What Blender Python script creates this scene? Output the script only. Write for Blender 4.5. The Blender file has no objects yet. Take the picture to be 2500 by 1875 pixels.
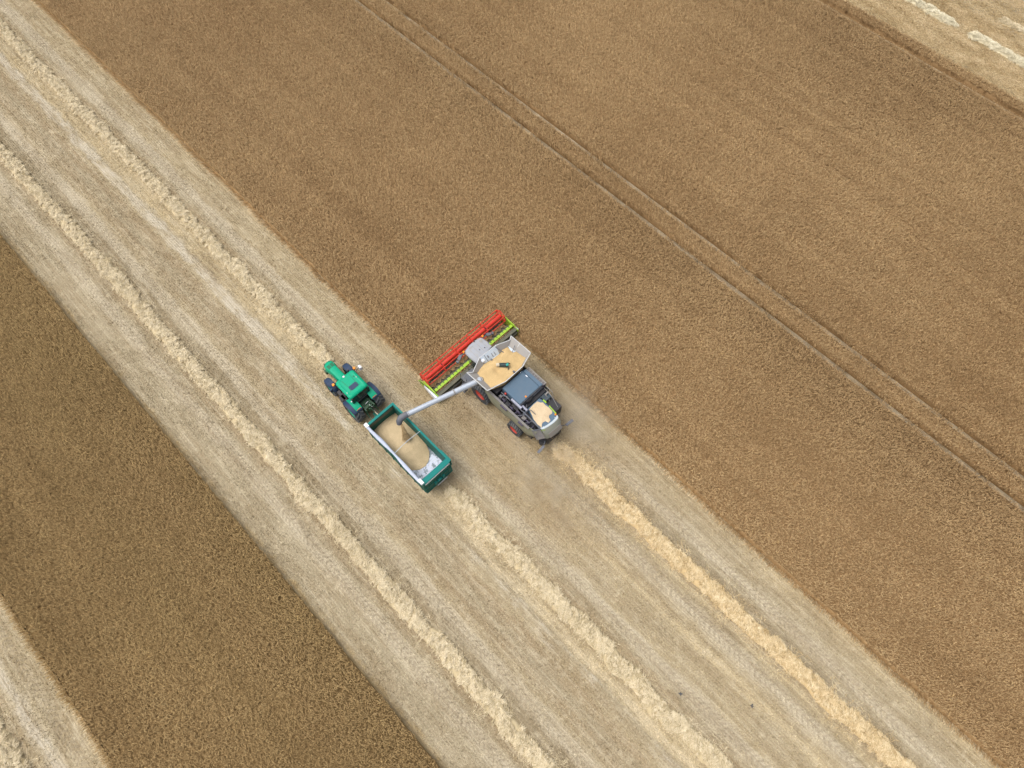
import bpy, bmesh, math, random
import numpy as np
from mathutils import Vector, Matrix
random.seed(4)
RNG = np.random.default_rng(11)
SC = bpy.context.scene
COL = SC.collection

# ------------------------------------------------------------------ camera
# rows of the field run along +Y (travel direction of the machines), +X is to their right
IMG_W, IMG_H, FPX = 2500.0, 1875.0, 1736.0
VPX, VPY = -2756.0, -2760.0                      # vanishing point of the rows
CAM_H = 55.0
dx, dy = VPX - IMG_W / 2, IMG_H / 2 - VPY
tilt = math.atan2(dy, FPX)
R0 = np.array([1, 0, 0.]); F0 = np.array([0, math.cos(tilt), -math.sin(tilt)]); U0 = np.array([0, math.sin(tilt), math.cos(tilt)])
dd = dx * R0 + dy * U0 + FPX * F0
az = math.atan2(dd[0], dd[1])
MZ = np.array([[math.cos(az), -math.sin(az), 0], [math.sin(az), math.cos(az), 0], [0, 0, 1]])
CR, CU, CF = MZ @ R0, MZ @ U0, MZ @ F0
CC = np.array([0, 0, CAM_H]); g = CC - CC[2] / CF[2] * CF; CC = CC - np.array([g[0], g[1], 0])
cam = bpy.data.cameras.new('camera'); camo = bpy.data.objects.new('camera', cam); COL.objects.link(camo)
cam.sensor_fit = 'HORIZONTAL'; cam.angle = 2 * math.atan(IMG_W / 2 / FPX); cam.clip_start = 0.5; cam.clip_end = 6000
camo.matrix_world = Matrix(((CR[0], CU[0], -CF[0], CC[0]), (CR[1], CU[1], -CF[1], CC[1]), (CR[2], CU[2], -CF[2], CC[2]), (0, 0, 0, 1)))
SC.camera = camo

# ------------------------------------------------------------------ light: thin overcast
SUN_DIR = Vector((-0.34, 0.30, 1.0)).normalized()   # towards the sun
sun = bpy.data.lights.new('sun', 'SUN'); sun.energy = 1.0; sun.angle = math.radians(50); sun.color = (1.0, 0.975, 0.93)
suno = bpy.data.objects.new('sun', sun); COL.objects.link(suno)
suno.rotation_euler = SUN_DIR.to_track_quat('Z', 'Y').to_euler(); suno.location = (-30, 20, 60)
world = bpy.data.worlds.new('World'); SC.world = world; world.use_nodes = True
nt = world.node_tree; nt.nodes.clear()
sky = nt.nodes.new('ShaderNodeTexSky'); sky.sky_type = 'NISHITA'; sky.sun_disc = False
sky.sun_elevation = math.asin(SUN_DIR.z); sky.sun_rotation = math.atan2(SUN_DIR.x, SUN_DIR.y)
sky.dust_density = 6.0; sky.air_density = 1.0; sky.ozone_density = 1.0
hs = nt.nodes.new('ShaderNodeHueSaturation'); hs.inputs['Saturation'].default_value = 0.35   # cloud cover whitens the sky
bg = nt.nodes.new('ShaderNodeBackground'); bg.inputs['Strength'].default_value = 0.15
wo = nt.nodes.new('ShaderNodeOutputWorld')
nt.links.new(sky.outputs[0], hs.inputs['Color']); nt.links.new(hs.outputs[0], bg.inputs['Color']); nt.links.new(bg.outputs[0], wo.inputs[0])
SC.view_settings.view_transform = 'Standard'; SC.view_settings.look = 'None'; SC.view_settings.gamma = 1.0
SC.view_settings.exposure = 0.34
SC.cycles.use_denoising = True; SC.cycles.denoising_prefilter = 'NONE'
SC.cycles.volume_step_rate = 2.0; SC.cycles.volume_bounces = 6

# ------------------------------------------------------------------ helpers
def inview(x, y, z=0.0, m=140):
    v = np.stack([x - CC[0], y - CC[1], np.full_like(x, z) - CC[2]], -1)
    w = v @ CF
    px = IMG_W / 2 + FPX * (v @ CR) / w; py = IMG_H / 2 - FPX * (v @ CU) / w
    return (w > 1) & (px > -m) & (px < IMG_W + m) & (py > -m) & (py < IMG_H + m)

def _h(i, j, s):
    n = (i * 374761393 + j * 668265263 + s * 982451653) & 0xffffffff
    n = ((n ^ (n >> 13)) * 1274126177) & 0xffffffff
    return ((n ^ (n >> 16)) & 0xffff) / 65535.0

def vnoise(x, y, s=0):
    x = np.asarray(x, float); y = np.asarray(y, float)
    i = np.floor(x).astype(np.int64); j = np.floor(y).astype(np.int64)
    u = x - i; v = y - j; u = u * u * (3 - 2 * u); v = v * v * (3 - 2 * v)
    a = _h(i, j, s); b = _h(i + 1, j, s); c = _h(i, j + 1, s); d = _h(i + 1, j + 1, s)
    return (a * (1 - u) + b * u) * (1 - v) + (c * (1 - u) + d * u) * v

def fbm(x, y, s=0, o=3):
    t = 0; a = 0.5; n = 0
    for k in range(o):
        t = t + a * vnoise(x * 2 ** k, y * 2 ** k, s + k); n += a; a *= 0.5
    return t / n

def tag(o, label=None, cat=None, group=None, kind=None):
    if label: o['label'] = label
    if cat: o['category'] = cat
    if group: o['group'] = group
    if kind: o['kind'] = kind
    return o

def empty(name, loc, label, cat, group=None):
    o = bpy.data.objects.new(name, None); COL.objects.link(o); o.location = loc
    o.empty_display_size = 0.3
    return tag(o, label, cat, group)

def np_mesh(name, verts, quads, mat, tint=None, tris=None, smooth=False):
    me = bpy.data.meshes.new(name)
    nq = len(quads); ntr = 0 if tris is None else len(tris)
    me.vertices.add(len(verts)); me.vertices.foreach_set('co', np.ascontiguousarray(verts, np.float32).ravel())
    me.loops.add(nq * 4 + ntr * 3); me.polygons.add(nq + ntr)
    idx = np.asarray(quads, np.int32).ravel(); st = np.arange(nq, dtype=np.int32) * 4
    if ntr:
        idx = np.concatenate([idx, np.asarray(tris, np.int32).ravel()])
        st = np.concatenate([st, nq * 4 + np.arange(ntr, dtype=np.int32) * 3])
    me.loops.foreach_set('vertex_index', idx); me.polygons.foreach_set('loop_start', st)
    me.update(calc_edges=True)
    if smooth: me.polygons.foreach_set('use_smooth', np.ones(nq + ntr, bool))
    if tint is not None:
        at = me.attributes.new('tint', 'FLOAT', 'POINT'); at.data.foreach_set('value', np.ascontiguousarray(tint, np.float32))
    me.materials.append(mat)
    o = bpy.data.objects.new(name, me); COL.objects.link(o)
    return o

def strips(P0, P1, P2, D, w0, w1, w2):
    """bent two-quad strips through P0,P1,P2, width along D"""
    n = len(P0); D = np.asarray(D)
    V = np.empty((n, 6, 3))
    for k, (P, w) in enumerate(((P0, w0), (P1, w1), (P2, w2))):
        o = D * (np.asarray(w) / 2)[..., None] if np.ndim(w) else D * (w / 2)
        V[:, 2 * k] = P - o; V[:, 2 * k + 1] = P + o
    b = (np.arange(n) * 6)[:, None]
    Q = np.concatenate([b + np.array([[0, 1, 3, 2]]), b + np.array([[2, 3, 5, 4]])], 1).reshape(-1, 4)
    return V.reshape(-1, 3), Q

class MB:
    def __init__(s): s.v = []; s.f = []
    def add(s, vs, fs):
        b = len(s.v); s.v += [tuple(map(float, p)) for p in vs]; s.f += [tuple(b + i for i in f) for f in fs]; return s
    def hexa(s, p):      # 4 bottom ccw, 4 top ccw
        return s.add(p, [(3, 2, 1, 0), (4, 5, 6, 7), (0, 1, 5, 4), (1, 2, 6, 5), (2, 3, 7, 6), (3, 0, 4, 7)])
    def box(s, x0, x1, y0, y1, z0, z1):
        return s.hexa([(x0, y0, z0), (x1, y0, z0), (x1, y1, z0), (x0, y1, z0), (x0, y0, z1), (x1, y0, z1), (x1, y1, z1), (x0, y1, z1)])
    def bar(s, p, q, w, h=None, up=(0, 0, 1)):
        p = Vector(p); q = Vector(q); h = h or w; d = (q - p).normalized(); u = Vector(up)
        if abs(d.dot(u)) > 0.95: u = Vector((0, 1, 0))
        a = d.cross(u).normalized() * (w / 2); b = a.cross(d).normalized() * (h / 2)
        return s.hexa([p - a - b, p + a - b, q + a - b, q - a - b, p - a + b, p + a + b, q + a + b, q - a + b])
    def loft(s, rings, cap0=True, cap1=True, close=True):
        n = len(rings[0]); b = len(s.v)
        for r in rings: s.v += [tuple(map(float, p)) for p in r]
        for k in range(len(rings) - 1):
            for i in range(n if close else n - 1):
                j = (i + 1) % n
                s.f.append((b + k * n + i, b + k * n + j, b + (k + 1) * n + j, b + (k + 1) * n + i))
        if cap0: s.f.append(tuple(b + i for i in range(n - 1, -1, -1)))
        if cap1: s.f.append(tuple(b + (len(rings) - 1) * n + i for i in range(n)))
        return s
    def tube(s, pts, r, n=10, caps=True):
        pts = [Vector(p) for p in pts]; rings = []; pu = None
        rs = r if isinstance(r, (list, tuple)) else [r] * len(pts)
        for k, p in enumerate(pts):
            d = (pts[min(k + 1, len(pts) - 1)] - pts[max(k - 1, 0)]).normalized()
            if pu is None:
                u = Vector((0, 0, 1)) if abs(d.z) < 0.9 else Vector((0, 1, 0))
                pu = d.cross(u).normalized()
            pu = (pu - d * pu.dot(d)).normalized(); w = d.cross(pu)
            rings.append([p + (pu * math.cos(t) + w * math.sin(t)) * rs[k] for t in [2 * math.pi * i / n for i in range(n)]])
        return s.loft(rings, caps, caps)
    def prism(s, out, z0, z1, inset=0.0, ch=0.0):
        if ch:
            c = Vector((sum(p[0] for p in out) / len(out), sum(p[1] for p in out) / len(out)))
            def ins(p):
                v = Vector((p[0], p[1])) - c; l = v.length
                return c + v * (1 - (inset or ch) / l)
            top = [ins(p) for p in out]
            return s.loft([[(p[0], p[1], z0) for p in out], [(p[0], p[1], z1 - ch) for p in out], [(p[0], p[1], z1) for p in top]])
        return s.loft([[(p[0], p[1], z0) for p in out], [(p[0], p[1], z1) for p in out]])
    def sheet(s, pts, t=0.03):
        p = [Vector(a) for a in pts]; n = Vector((0, 0, 0))
        for i in range(len(p)): n += p[i].cross(p[(i + 1) % len(p)])
        n = n.normalized() * t
        return s.loft([[a - n for a in p], p])
    def ball(s, c, r, n=10, m=6, sc=(1, 1, 1)):
        rings = []
        for k in range(m + 1):
            t = math.pi * (0.04 + 0.92 * k / m) - math.pi / 2
            rings.append([(c[0] + r * sc[0] * math.cos(t) * math.cos(a), c[1] + r * sc[1] * math.cos(t) * math.sin(a), c[2] + r * sc[2] * math.sin(t)) for a in [2 * math.pi * i / n for i in range(n)]])
        return s.loft(rings)
    def build_each(s, name, mat, parent, smooth=False):
        """one part per connected piece"""
        par = list(range(len(s.v)))
        def find(a):
            while par[a] != a: par[a] = par[par[a]]; a = par[a]
            return a
        for f in s.f:
            for q in f[1:]: par[find(q)] = find(f[0])
        isl = {}
        for f in s.f: isl.setdefault(find(f[0]), []).append(f)
        for fs in isl.values():
            ids = sorted({q for f in fs for q in f}); mp = {q: k for k, q in enumerate(ids)}
            b = MB(); b.v = [s.v[q] for q in ids]; b.f = [tuple(mp[q] for q in f) for f in fs]; b.build(name, mat, parent, smooth=smooth)
    def build(s, name, mat, parent=None, origin=None, smooth=False, label=None):
        root = parent
        while root is not None and root.parent is not None: root = root.parent
        off = Vector(root.location) if root is not None else Vector(origin or (0, 0, 0))
        me = bpy.data.meshes.new(name)
        me.from_pydata([tuple(Vector(p) - off) for p in s.v], [], s.f)
        bm = bmesh.new(); bm.from_mesh(me); bmesh.ops.recalc_face_normals(bm, faces=bm.faces); bm.to_mesh(me); bm.free()
        me.materials.append(mat)
        if smooth:
            me.polygons.foreach_set('use_smooth', np.ones(len(me.polygons), bool))
            try: me.set_sharp_from_angle(angle=math.radians(38))
            except Exception: pass
        o = bpy.data.objects.new(name, me); COL.objects.link(o)
        if parent is not None: o.parent = parent
        else: o.location = off
        if label: o['label'] = label
        return o

def rrect(x0, x1, y0, y1, r, n=4):
    out = []
    for cx, cy, a0 in ((x1 - r, y1 - r, 0), (x0 + r, y1 - r, 90), (x0 + r, y0 + r, 180), (x1 - r, y0 + r, 270)):
        for k in range(n + 1):
            a = math.radians(a0 + 90 * k / n); out.append((cx + r * math.cos(a), cy + r * math.sin(a)))
    return out

# ------------------------------------------------------------------ materials
class NT:
    def __init__(s, name):
        s.m = bpy.data.materials.new(name); s.m.use_nodes = True; s.t = s.m.node_tree; s.t.nodes.clear()
        s.out = s.n('ShaderNodeOutputMaterial')
    def n(s, k, **kw):
        x = s.t.nodes.new(k)
        for a, b in kw.items(): setattr(x, a, b)
        return x
    def L(s, a, b): s.t.links.new(a, b)
    def val(s, sock, v):
        if hasattr(v, 'is_linked'): s.L(v, sock)
        elif v is not None: sock.default_value = v
    def math(s, op, a, b=None, c=None, clamp=False):
        x = s.n('ShaderNodeMath', operation=op, use_clamp=clamp)
        for i, v in enumerate((a, b, c)):
            if v is not None: s.val(x.inputs[i], v)
        return x.outputs[0]
    def mix(s, f, a, b, bt='MIX'):
        x = s.n('ShaderNodeMix', data_type='RGBA', blend_type=bt)
        s.val(x.inputs[0], f)
        for i, v in ((6, a), (7, b)):
            s.val(x.inputs[i], (*v, 1) if isinstance(v, tuple) and len(v) == 3 else v)
        return x.outputs[2]
    def ramp(s, f, stops, interp='LINEAR'):
        x = s.n('ShaderNodeValToRGB'); e = x.color_ramp; e.interpolation = interp
        while len(e.elements) > 1: e.elements.remove(e.elements[-1])
        for k, (p, c) in enumerate(stops):
            el = e.elements[0] if k == 0 else e.elements.new(p)
            el.position = p; el.color = (*c, 1) if len(c) == 3 else c
        s.val(x.inputs[0], f); return x.outputs[0]
    def noise(s, vec, scale, detail=3, rough=0.55):
        x = s.n('ShaderNodeTexNoise'); x.inputs['Scale'].default_value = scale; x.inputs['Detail'].default_value = detail; x.inputs['Roughness'].default_value = rough
        if vec is not None: s.L(vec, x.inputs['Vector'])
        return x.outputs['Fac']
    def mr(s, v, a, b, c, d):
        x = s.n('ShaderNodeMapRange'); s.val(x.inputs[0], v)
        for i, k in enumerate((a, b, c, d)): x.inputs[i + 1].default_value = k
        return x.outputs[0]
    def vscale(s, vec, sc):
        x = s.n('ShaderNodeMapping'); x.inputs['Scale'].default_value = sc; s.L(vec, x.inputs['Vector']); return x.outputs[0]
    def bsdf(s, col, rough=0.7, metal=0.0, bump=None, bd=0.02, bs=0.6, spec=0.5):
        b = s.n('ShaderNodeBsdfPrincipled')
        s.val(b.inputs['Base Color'], (*col, 1) if isinstance(col, tuple) else col); s.val(b.inputs['Roughness'], rough); s.val(b.inputs['Metallic'], metal)
        b.inputs['Specular IOR Level'].default_value = spec
        if bump is not None:
            x = s.n('ShaderNodeBump'); x.inputs['Strength'].default_value = bs; x.inputs['Distance'].default_value = bd
            s.L(bump, x.inputs['Height']); s.L(x.outputs[0], b.inputs['Normal'])
        s.L(b.outputs[0], s.out.inputs[0]); return b

DUST = (0.40, 0.33, 0.22)
def paint(name, col, rough=0.45, metal=0.0, dust=0.25, scale=3.0, spec=0.5):
    m = NT(name); tc = m.n('ShaderNodeTexCoord').outputs['Object']
    n1 = m.noise(tc, scale, 5, 0.6); n2 = m.noise(tc, scale * 9, 3)
    up = m.n('ShaderNodeSeparateXYZ'); geo = m.n('ShaderNodeNewGeometry'); m.L(geo.outputs['True Normal'], up.inputs[0])
    d = m.math('MULTIPLY', m.mr(n1, 0.4, 0.75, 0, 1), m.mr(n2, 0.3, 0.7, 0.4, 1.0))
    d = m.math('MULTIPLY', d, m.mr(up.outputs[2], -0.2, 0.9, 0.5, 1.0))
    d = m.math('MULTIPLY', d, dust)
    c = m.mix(d, m.mix(m.mr(n2, 0.3, 0.7, 0.0, 0.18), col, tuple(k * 0.6 for k in col)), DUST)
    m.bsdf(c, m.math('ADD', m.math('MULTIPLY', d, 0.8), rough, clamp=True), metal, bump=n1, bd=0.01, bs=0.25, spec=spec); return m.m

M = {}
M['khaki'] = paint('khaki_paint', (0.185, 0.19, 0.135), 0.42, dust=0.35)
M['tankgrey'] = paint('grey_sheet_metal', (0.30, 0.285, 0.27), 0.45, dust=0.25)
M['tankrim'] = paint('pale_rim_metal', (0.55, 0.56, 0.56), 0.4, dust=0.15)
M['tankwhite'] = paint('bare_bright_metal', (0.62, 0.70, 0.78), 0.35, dust=0.1)
M['cabroof'] = paint('cab_roof_grey', (0.32, 0.34, 0.38), 0.5, dust=0.5)
M['hoodblue'] = paint('blue_grey_cover', (0.085, 0.14, 0.20), 0.5, dust=0.10, spec=0.3, scale=1.2)
M['deckblue'] = paint('dark_blue_deck', (0.03, 0.055, 0.075), 0.5, dust=0.15)
M['dark'] = paint('dark_machine_metal', (0.022, 0.022, 0.028), 0.5, dust=0.08)
M['darkgrey'] = paint('grey_plastic', (0.10, 0.11, 0.135), 0.55, dust=0.25)
M['violet'] = paint('violet_grey_casting', (0.06, 0.05, 0.09), 0.45, dust=0.15)
M['silver'] = paint('galvanised_steel', (0.50, 0.55, 0.62), 0.38, 0.35, dust=0.18, scale=2.0)
M['lavender'] = paint('dull_pipe_metal', (0.30, 0.31, 0.39), 0.45, dust=0.2)
M['midgrey'] = paint('mid_grey_cover', (0.165, 0.155, 0.15), 0.5, dust=0.3)
M['tail'] = paint('pale_tail_panel', (0.29, 0.31, 0.26), 0.4, dust=0.5)
M['trim'] = paint('pale_trim', (0.47, 0.53, 0.56), 0.4, dust=0.2)
M['white'] = paint('white_paint', (0.72, 0.75, 0.80), 0.4, dust=0.15)
M['lime'] = paint('lime_paint', (0.30, 0.50, 0.015), 0.4, dust=0.2)
M['red'] = paint('red_paint', (0.68, 0.040, 0.022), 0.38, dust=0.06)
M['rimred'] = paint('rim_red', (0.50, 0.035, 0.025), 0.45, dust=0.35)
M['headframe'] = paint('dusty_header_frame', (0.085, 0.085, 0.055), 0.6, dust=0.35)
M['rubber'] = paint('rubber', (0.035, 0.04, 0.047), 0.7, dust=0.30, scale=4)
M['lug'] = paint('worn_tread_lugs', (0.11, 0.118, 0.13), 0.7, dust=0.35, scale=4)
M['rubber2'] = paint('tractor_rubber', (0.042, 0.05, 0.062), 0.6, dust=0.2, scale=4)
M['green'] = paint('bright_green_paint', (0.0, 0.34, 0.185), 0.45, dust=0.02, spec=0.25)
M['greendark'] = paint('green_panel_dark', (0.0, 0.13, 0.055), 0.5, dust=0.05)
M['greenmech'] = paint('green_linkage', (0.012, 0.07, 0.03), 0.5, dust=0.12)
M['navy'] = paint('navy_plastic', (0.022, 0.045, 0.095), 0.5, dust=0.05, spec=0.3)
M['teal'] = paint('teal_paint', (0.0, 0.18, 0.16), 0.5, dust=0.03, spec=0.25)
M['tealdark'] = paint('shaded_teal_body_side', (0.01, 0.115, 0.09), 0.55, dust=0.06, spec=0.25)  # darker copy of the teal: shade of the rear face put into the colour
M['tealin'] = paint('shaded_teal_inner_wall', (0.01, 0.105, 0.082), 0.6, dust=0.08, spec=0.2)  # darker teal copy with the shade inside the box put into the paint
M['tarp'] = paint('pale_tarpaulin', (0.44, 0.48, 0.58), 0.6, dust=0.08)
M['tarpwhite'] = paint('white_tarpaulin_end', (0.80, 0.83, 0.86), 0.6, dust=0.05)
M['straps'] = paint('beige_pole', (0.55, 0.47, 0.33), 0.6, dust=0.2)
M['amber'] = paint('amber_lens', (0.85, 0.27, 0.01), 0.25, dust=0.0)
M['turq'] = paint('turquoise_cap', (0.03, 0.34, 0.30), 0.4, dust=0.05)
M['blackgreen'] = paint('black_green_tube', (0.018, 0.035, 0.035), 0.4, dust=0.1)
def glass():
    m = NT('dark_tinted_glass'); tc = m.n('ShaderNodeTexCoord').outputs['Object']
    n1 = m.noise(tc, 2.0, 4)
    m.bsdf(m.mix(m.mr(n1, .35, .7, 0, .35), (0.012, 0.028, 0.028), (0.06, 0.075, 0.065)), 0.08, spec=0.6); return m.m
M['glass'] = glass()

def grain_mat(name, a, b):
    m = NT(name); tc = m.n('ShaderNodeTexCoord').outputs['Object']
    n1 = m.noise(tc, 60, 2); n2 = m.noise(tc, 1.6, 4)
    c = m.mix(m.mr(n1, 0.3, 0.7, 0, 1), a, b)
    n3 = m.noise(tc, 14, 4, 0.7); c = m.mix(m.mr(n3, 0.42, 0.7, 0, 0.5), c, tuple(x * 0.7 for x in a))
    c = m.mix(m.mr(n2, 0.35, 0.7, 0, 0.55), c, tuple(x * 0.78 for x in a))
    m.bsdf(c, 0.85, bump=n1, bd=0.02, bs=0.7, spec=0.2); return m.m
M['grain'] = grain_mat('wheat_grain', (0.52, 0.36, 0.165), (0.68, 0.49, 0.25))
M['grain2'] = grain_mat('wheat_grain_in_trailer', (0.50, 0.385, 0.225), (0.68, 0.54, 0.34))
M['grain4'] = grain_mat('falling_grain', (0.50, 0.365, 0.19), (0.66, 0.50, 0.29))
M['grain3'] = grain_mat('spilled_grain', (0.60, 0.46, 0.29), (0.74, 0.59, 0.40))
def bedmat():
    m = NT('worn_trailer_floor'); tc = m.n('ShaderNodeTexCoord').outputs['Object']
    n1 = m.noise(tc, 2.4, 6, 0.65); n2 = m.noise(tc, 9, 4, 0.6)
    c = m.mix(m.mr(n1, 0.44, 0.52, 0, 1), (0.15, 0.19, 0.22), (0.52, 0.56, 0.67))
    c = m.mix(m.mr(n2, 0.56, 0.66, 0, 0.7), c, (0.50, 0.52, 0.42))
    m.bsdf(c, 0.5); return m.m
M['bed'] = bedmat()

def straw_mat(name, stops, nscale=7.0, patch=0.25, pscale=(0.12, 0.05, 1), pcol=(0.75, 0.7, 0.62)):
    m = NT(name); geo = m.n('ShaderNodeNewGeometry').outputs['Position']
    at = m.n('ShaderNodeAttribute', attribute_name='tint').outputs['Fac']
    n1 = m.noise(geo, nscale, 3, 0.6); n2 = m.noise(m.vscale(geo, pscale), 1.0, 4, 0.6)
    f = m.math('ADD', at, m.mr(n1, 0.25, 0.75, -0.09, 0.09))
    c = m.ramp(f, stops)
    c = m.mix(m.math('GREATER_THAN', at, 1.4), c, m.mix(m.mr(n1, 0.35, 0.65, 0, 1), (0.70, 0.53, 0.30), (0.86, 0.72, 0.47)))
    c = m.mix(m.mr(n2, 0.35, 0.68, 0, patch), c, m.mix(1.0, c, pcol, 'MULTIPLY'))
    m.bsdf(c, 0.8, spec=0.25); return m.m
M['crop'] = straw_mat('ripe_wheat', [(0.0, (0.172, 0.097, 0.041)), (0.35, (0.335, 0.213, 0.097)), (0.65, (0.488, 0.331, 0.164)), (0.86, (0.602, 0.433, 0.226)), (0.95, (0.636, 0.433, 0.187)), (1.0, (0.686, 0.481, 0.220))], 6.0, 0.35, pcol=(0.80, 0.74, 0.68))
M['cropleft'] = straw_mat('ripe_wheat_view_darkened', [(0.0, (0.140, 0.083, 0.032)), (0.35, (0.278, 0.179, 0.075)), (0.65, (0.407, 0.275, 0.123)), (0.86, (0.510, 0.363, 0.173)), (0.95, (0.595, 0.404, 0.167)), (1.0, (0.646, 0.454, 0.194))], 5.0, 0.4, pcol=(0.78, 0.80, 0.7))  # darker wheat copy: viewing angle and lens falloff put into the colour
M['straw'] = straw_mat('dry_straw', [(0.0, (0.257, 0.203, 0.106)), (0.3, (0.479, 0.387, 0.228)), (0.6, (0.626, 0.519, 0.333)), (0.85, (0.718, 0.613, 0.419)), (1.0, (0.755, 0.650, 0.455))], 3.0, 0.2, pscale=(0.5, 0.5, 1))
M['palestraw'] = straw_mat('weathered_straw', [(0.0, (0.34, 0.29, 0.18)), (0.4, (0.60, 0.53, 0.36)), (0.8, (0.76, 0.69, 0.50)), (1.0, (0.85, 0.78, 0.60))], 3.0, 0.2, pscale=(0.5, 0.5, 1))
M['freshstraw'] = straw_mat('fresh_straw', [(0.0, (0.284, 0.186, 0.077)), (0.3, (0.493, 0.363, 0.182)), (0.6, (0.636, 0.484, 0.273)), (0.85, (0.730, 0.586, 0.355)), (1.0, (0.779, 0.652, 0.420))], 3.0, 0.2, pscale=(0.5, 0.5, 1))

# ------------------------------------------------------------------ ground: one sheet
def field_bands(m):
    geo = m.n('ShaderNodeNewGeometry').outputs['Position']
    sx = m.n('ShaderNodeSeparateXYZ'); m.L(geo, sx.inputs[0])
    wob = m.noise(m.vscale(geo, (0.9, 0.5, 1)), 1.0, 4, 0.65)
    X = m.math('ADD', sx.outputs[0], m.mr(wob, 0.2, 0.8, -0.4, 0.4))
    S = (0.40, 0.335, 0.225); T = (0.365, 0.315, 0.225); L = (0.50, 0.445, 0.35); C = (0.60, 0.56, 0.49); B = (0.35, 0.28, 0.185); K = (0.26, 0.215, 0.145); Gd = (0.46, 0.35, 0.19); Y = (0.53, 0.445, 0.30)  # K beside windrows: shade on their right, put into the ground colour
    x0, x1 = -50.0, -13.0
    A = [(-50, Y), (-45.6, Y), (-43.2, B), (-42.9, S), (-42.5, C), (-42.2, C), (-41.7, S), (-39.8, S), (-39.3, Gd), (-23.5, Gd), (-23.2, T), (-21.4, T), (-20.9, L), (-20.3, L), (-19.9, T), (-19.4, B), (-17.7, K), (-17.2, K), (-16.8, L), (-16.2, L), (-15.7, S), (-15.1, B), (-14.4, T), (-13.6, B)]
    r1 = m.ramp(m.mr(X, x0, x1, 0, 1), [((p - x0) / (x1 - x0), c) for p, c in A])
    x2, x3 = -13.6, 5.0
    D = [(-13.6, B), (-13.0, S), (-12.0, T), (-11.6, Y), (-10.8, Y), (-9.1, B), (-8.7, T), (-8.3, L), (-7.7, L), (-7.3, S), (-5.6, S), (-5.0, Y), (-4.4, S), (-3.7, L), (-3.2, L), (-2.9, T), (-2.4, Y), (-1.9, B), (-0.4, K), (0.2, T), (0.5, L), (1.0, L), (1.4, T), (2.4, S), (3.5, Y), (5.0, Gd)]
    r2 = m.ramp(m.mr(X, x2, x3, 0, 1), [((p - x2) / (x3 - x2), c) for p, c in D])
    F = [(55, B), (59.5, B), (60.3, C), (60.9, C), (61.2, K), (61.5, T), (62.2, Gd), (65.6, Gd), (66.5, Y), (67.6, Gd), (69.5, Gd), (70.2, C), (71.0, T), (72.5, Y), (73.5, C), (75.0, Gd), (80, Gd)]
    Gf = (0.62, 0.425, 0.22)
    r3 = m.ramp(m.mr(X, 55, 80, 0, 1), [((p - 55) / 25, Gf if c is Gd else c) for p, c in F])
    c = m.mix(m.math('GREATER_THAN', X, -13.3), r1, r2)
    tram = m.math('MULTIPLY', m.math('GREATER_THAN', X, 4.9), 1.0)
    c = m.mix(tram, c, m.mix(m.mr(m.noise(geo, 1.1, 5, 0.7), 0.40, 0.62, 0, 1), (0.15, 0.115, 0.075), m.mix(m.math('GREATER_THAN', X, 40.0), (0.29, 0.235, 0.17), (0.14, 0.11, 0.075))))
    c = m.mix(m.math('GREATER_THAN', X, 57.0), c, r3)
    ny = m.noise(m.vscale(geo, (1.1, 0.33, 1)), 1.0, 5, 0.75)
    d1 = m.math('ABSOLUTE', m.math('SUBTRACT', X, -12.4)); far = m.mr(sx.outputs[1], 5, 14, 0.0, 0.13)
    k1 = m.math('MULTIPLY', m.mr(d1, 0.30, 0.62, 1, 0), m.mr(m.math('ADD', ny, far), 0.50, 0.64, 0, 1))
    c = m.mix(m.math('MULTIPLY', k1, 0.85), c, C)
    d2 = m.math('ABSOLUTE', m.math('SUBTRACT', X, -11.45))
    k2 = m.math('MULTIPLY', m.mr(d2, 0.10, 0.40, 1, 0), m.mr(sx.outputs[1], -2, 4, 0.55, 0.0))
    c = m.mix(k2, c, (0.66, 0.58, 0.44))
    # patches stretched along the rows, soil showing, straw dust
    p1 = m.noise(m.vscale(geo, (0.9, 0.13, 1)), 1.0, 5, 0.65)
    p2 = m.noise(m.vscale(geo, (0.35, 0.2, 1)), 1.0, 5, 0.6)
    p3 = m.noise(geo, 1.3, 5, 0.7)
    c = m.mix(m.mr(p1, 0.46, 0.68, 0, 0.65), c, (0.285, 0.22, 0.135))
    c = m.mix(m.mr(p2, 0.5, 0.72, 0, 0.5), c, (0.45, 0.405, 0.315))
    c = m.mix(m.mr(p3, 0.52, 0.72, 0, 0.7), c, (0.60, 0.53, 0.40))
    p4 = m.noise(m.vscale(geo, (3.2, 0.22, 1)), 1.0, 4, 0.6)
    c = m.mix(m.mr(p4, 0.50, 0.68, 0, 0.5), c, (0.25, 0.195, 0.12))
    c = m.mix(m.mr(p4, 0.32, 0.48, 0.5, 0), c, (0.58, 0.515, 0.40))
    # just cut: browner stubble round the combine, straw dust not settled yet
    nb = m.noise(m.vscale(geo, (0.5, 0.22, 1)), 1.0, 4, 0.6)
    fx = m.mr(m.math('ABSOLUTE', m.math('ADD', sx.outputs[0], 2.6)), 3.6, 6.2, 1, 0); fy = m.mr(m.math('ABSOLUTE', m.math('ADD', sx.outputs[1], 3.0)), 7.0, 15.0, 1, 0)
    fb = m.math('MULTIPLY', m.math('MULTIPLY', fx, fy), m.mr(nb, 0.3, 0.6, 0.25, 0.72))
    c = m.mix(fb, c, m.mix(m.mr(nb, 0.4, 0.65, 0, 1), (0.37, 0.285, 0.17), (0.30, 0.225, 0.135)))
    c = m.mix(1.0, c, (0.975, 0.945, 0.87), 'MULTIPLY')
    # lug prints in the wheel tracks
    u = None
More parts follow.
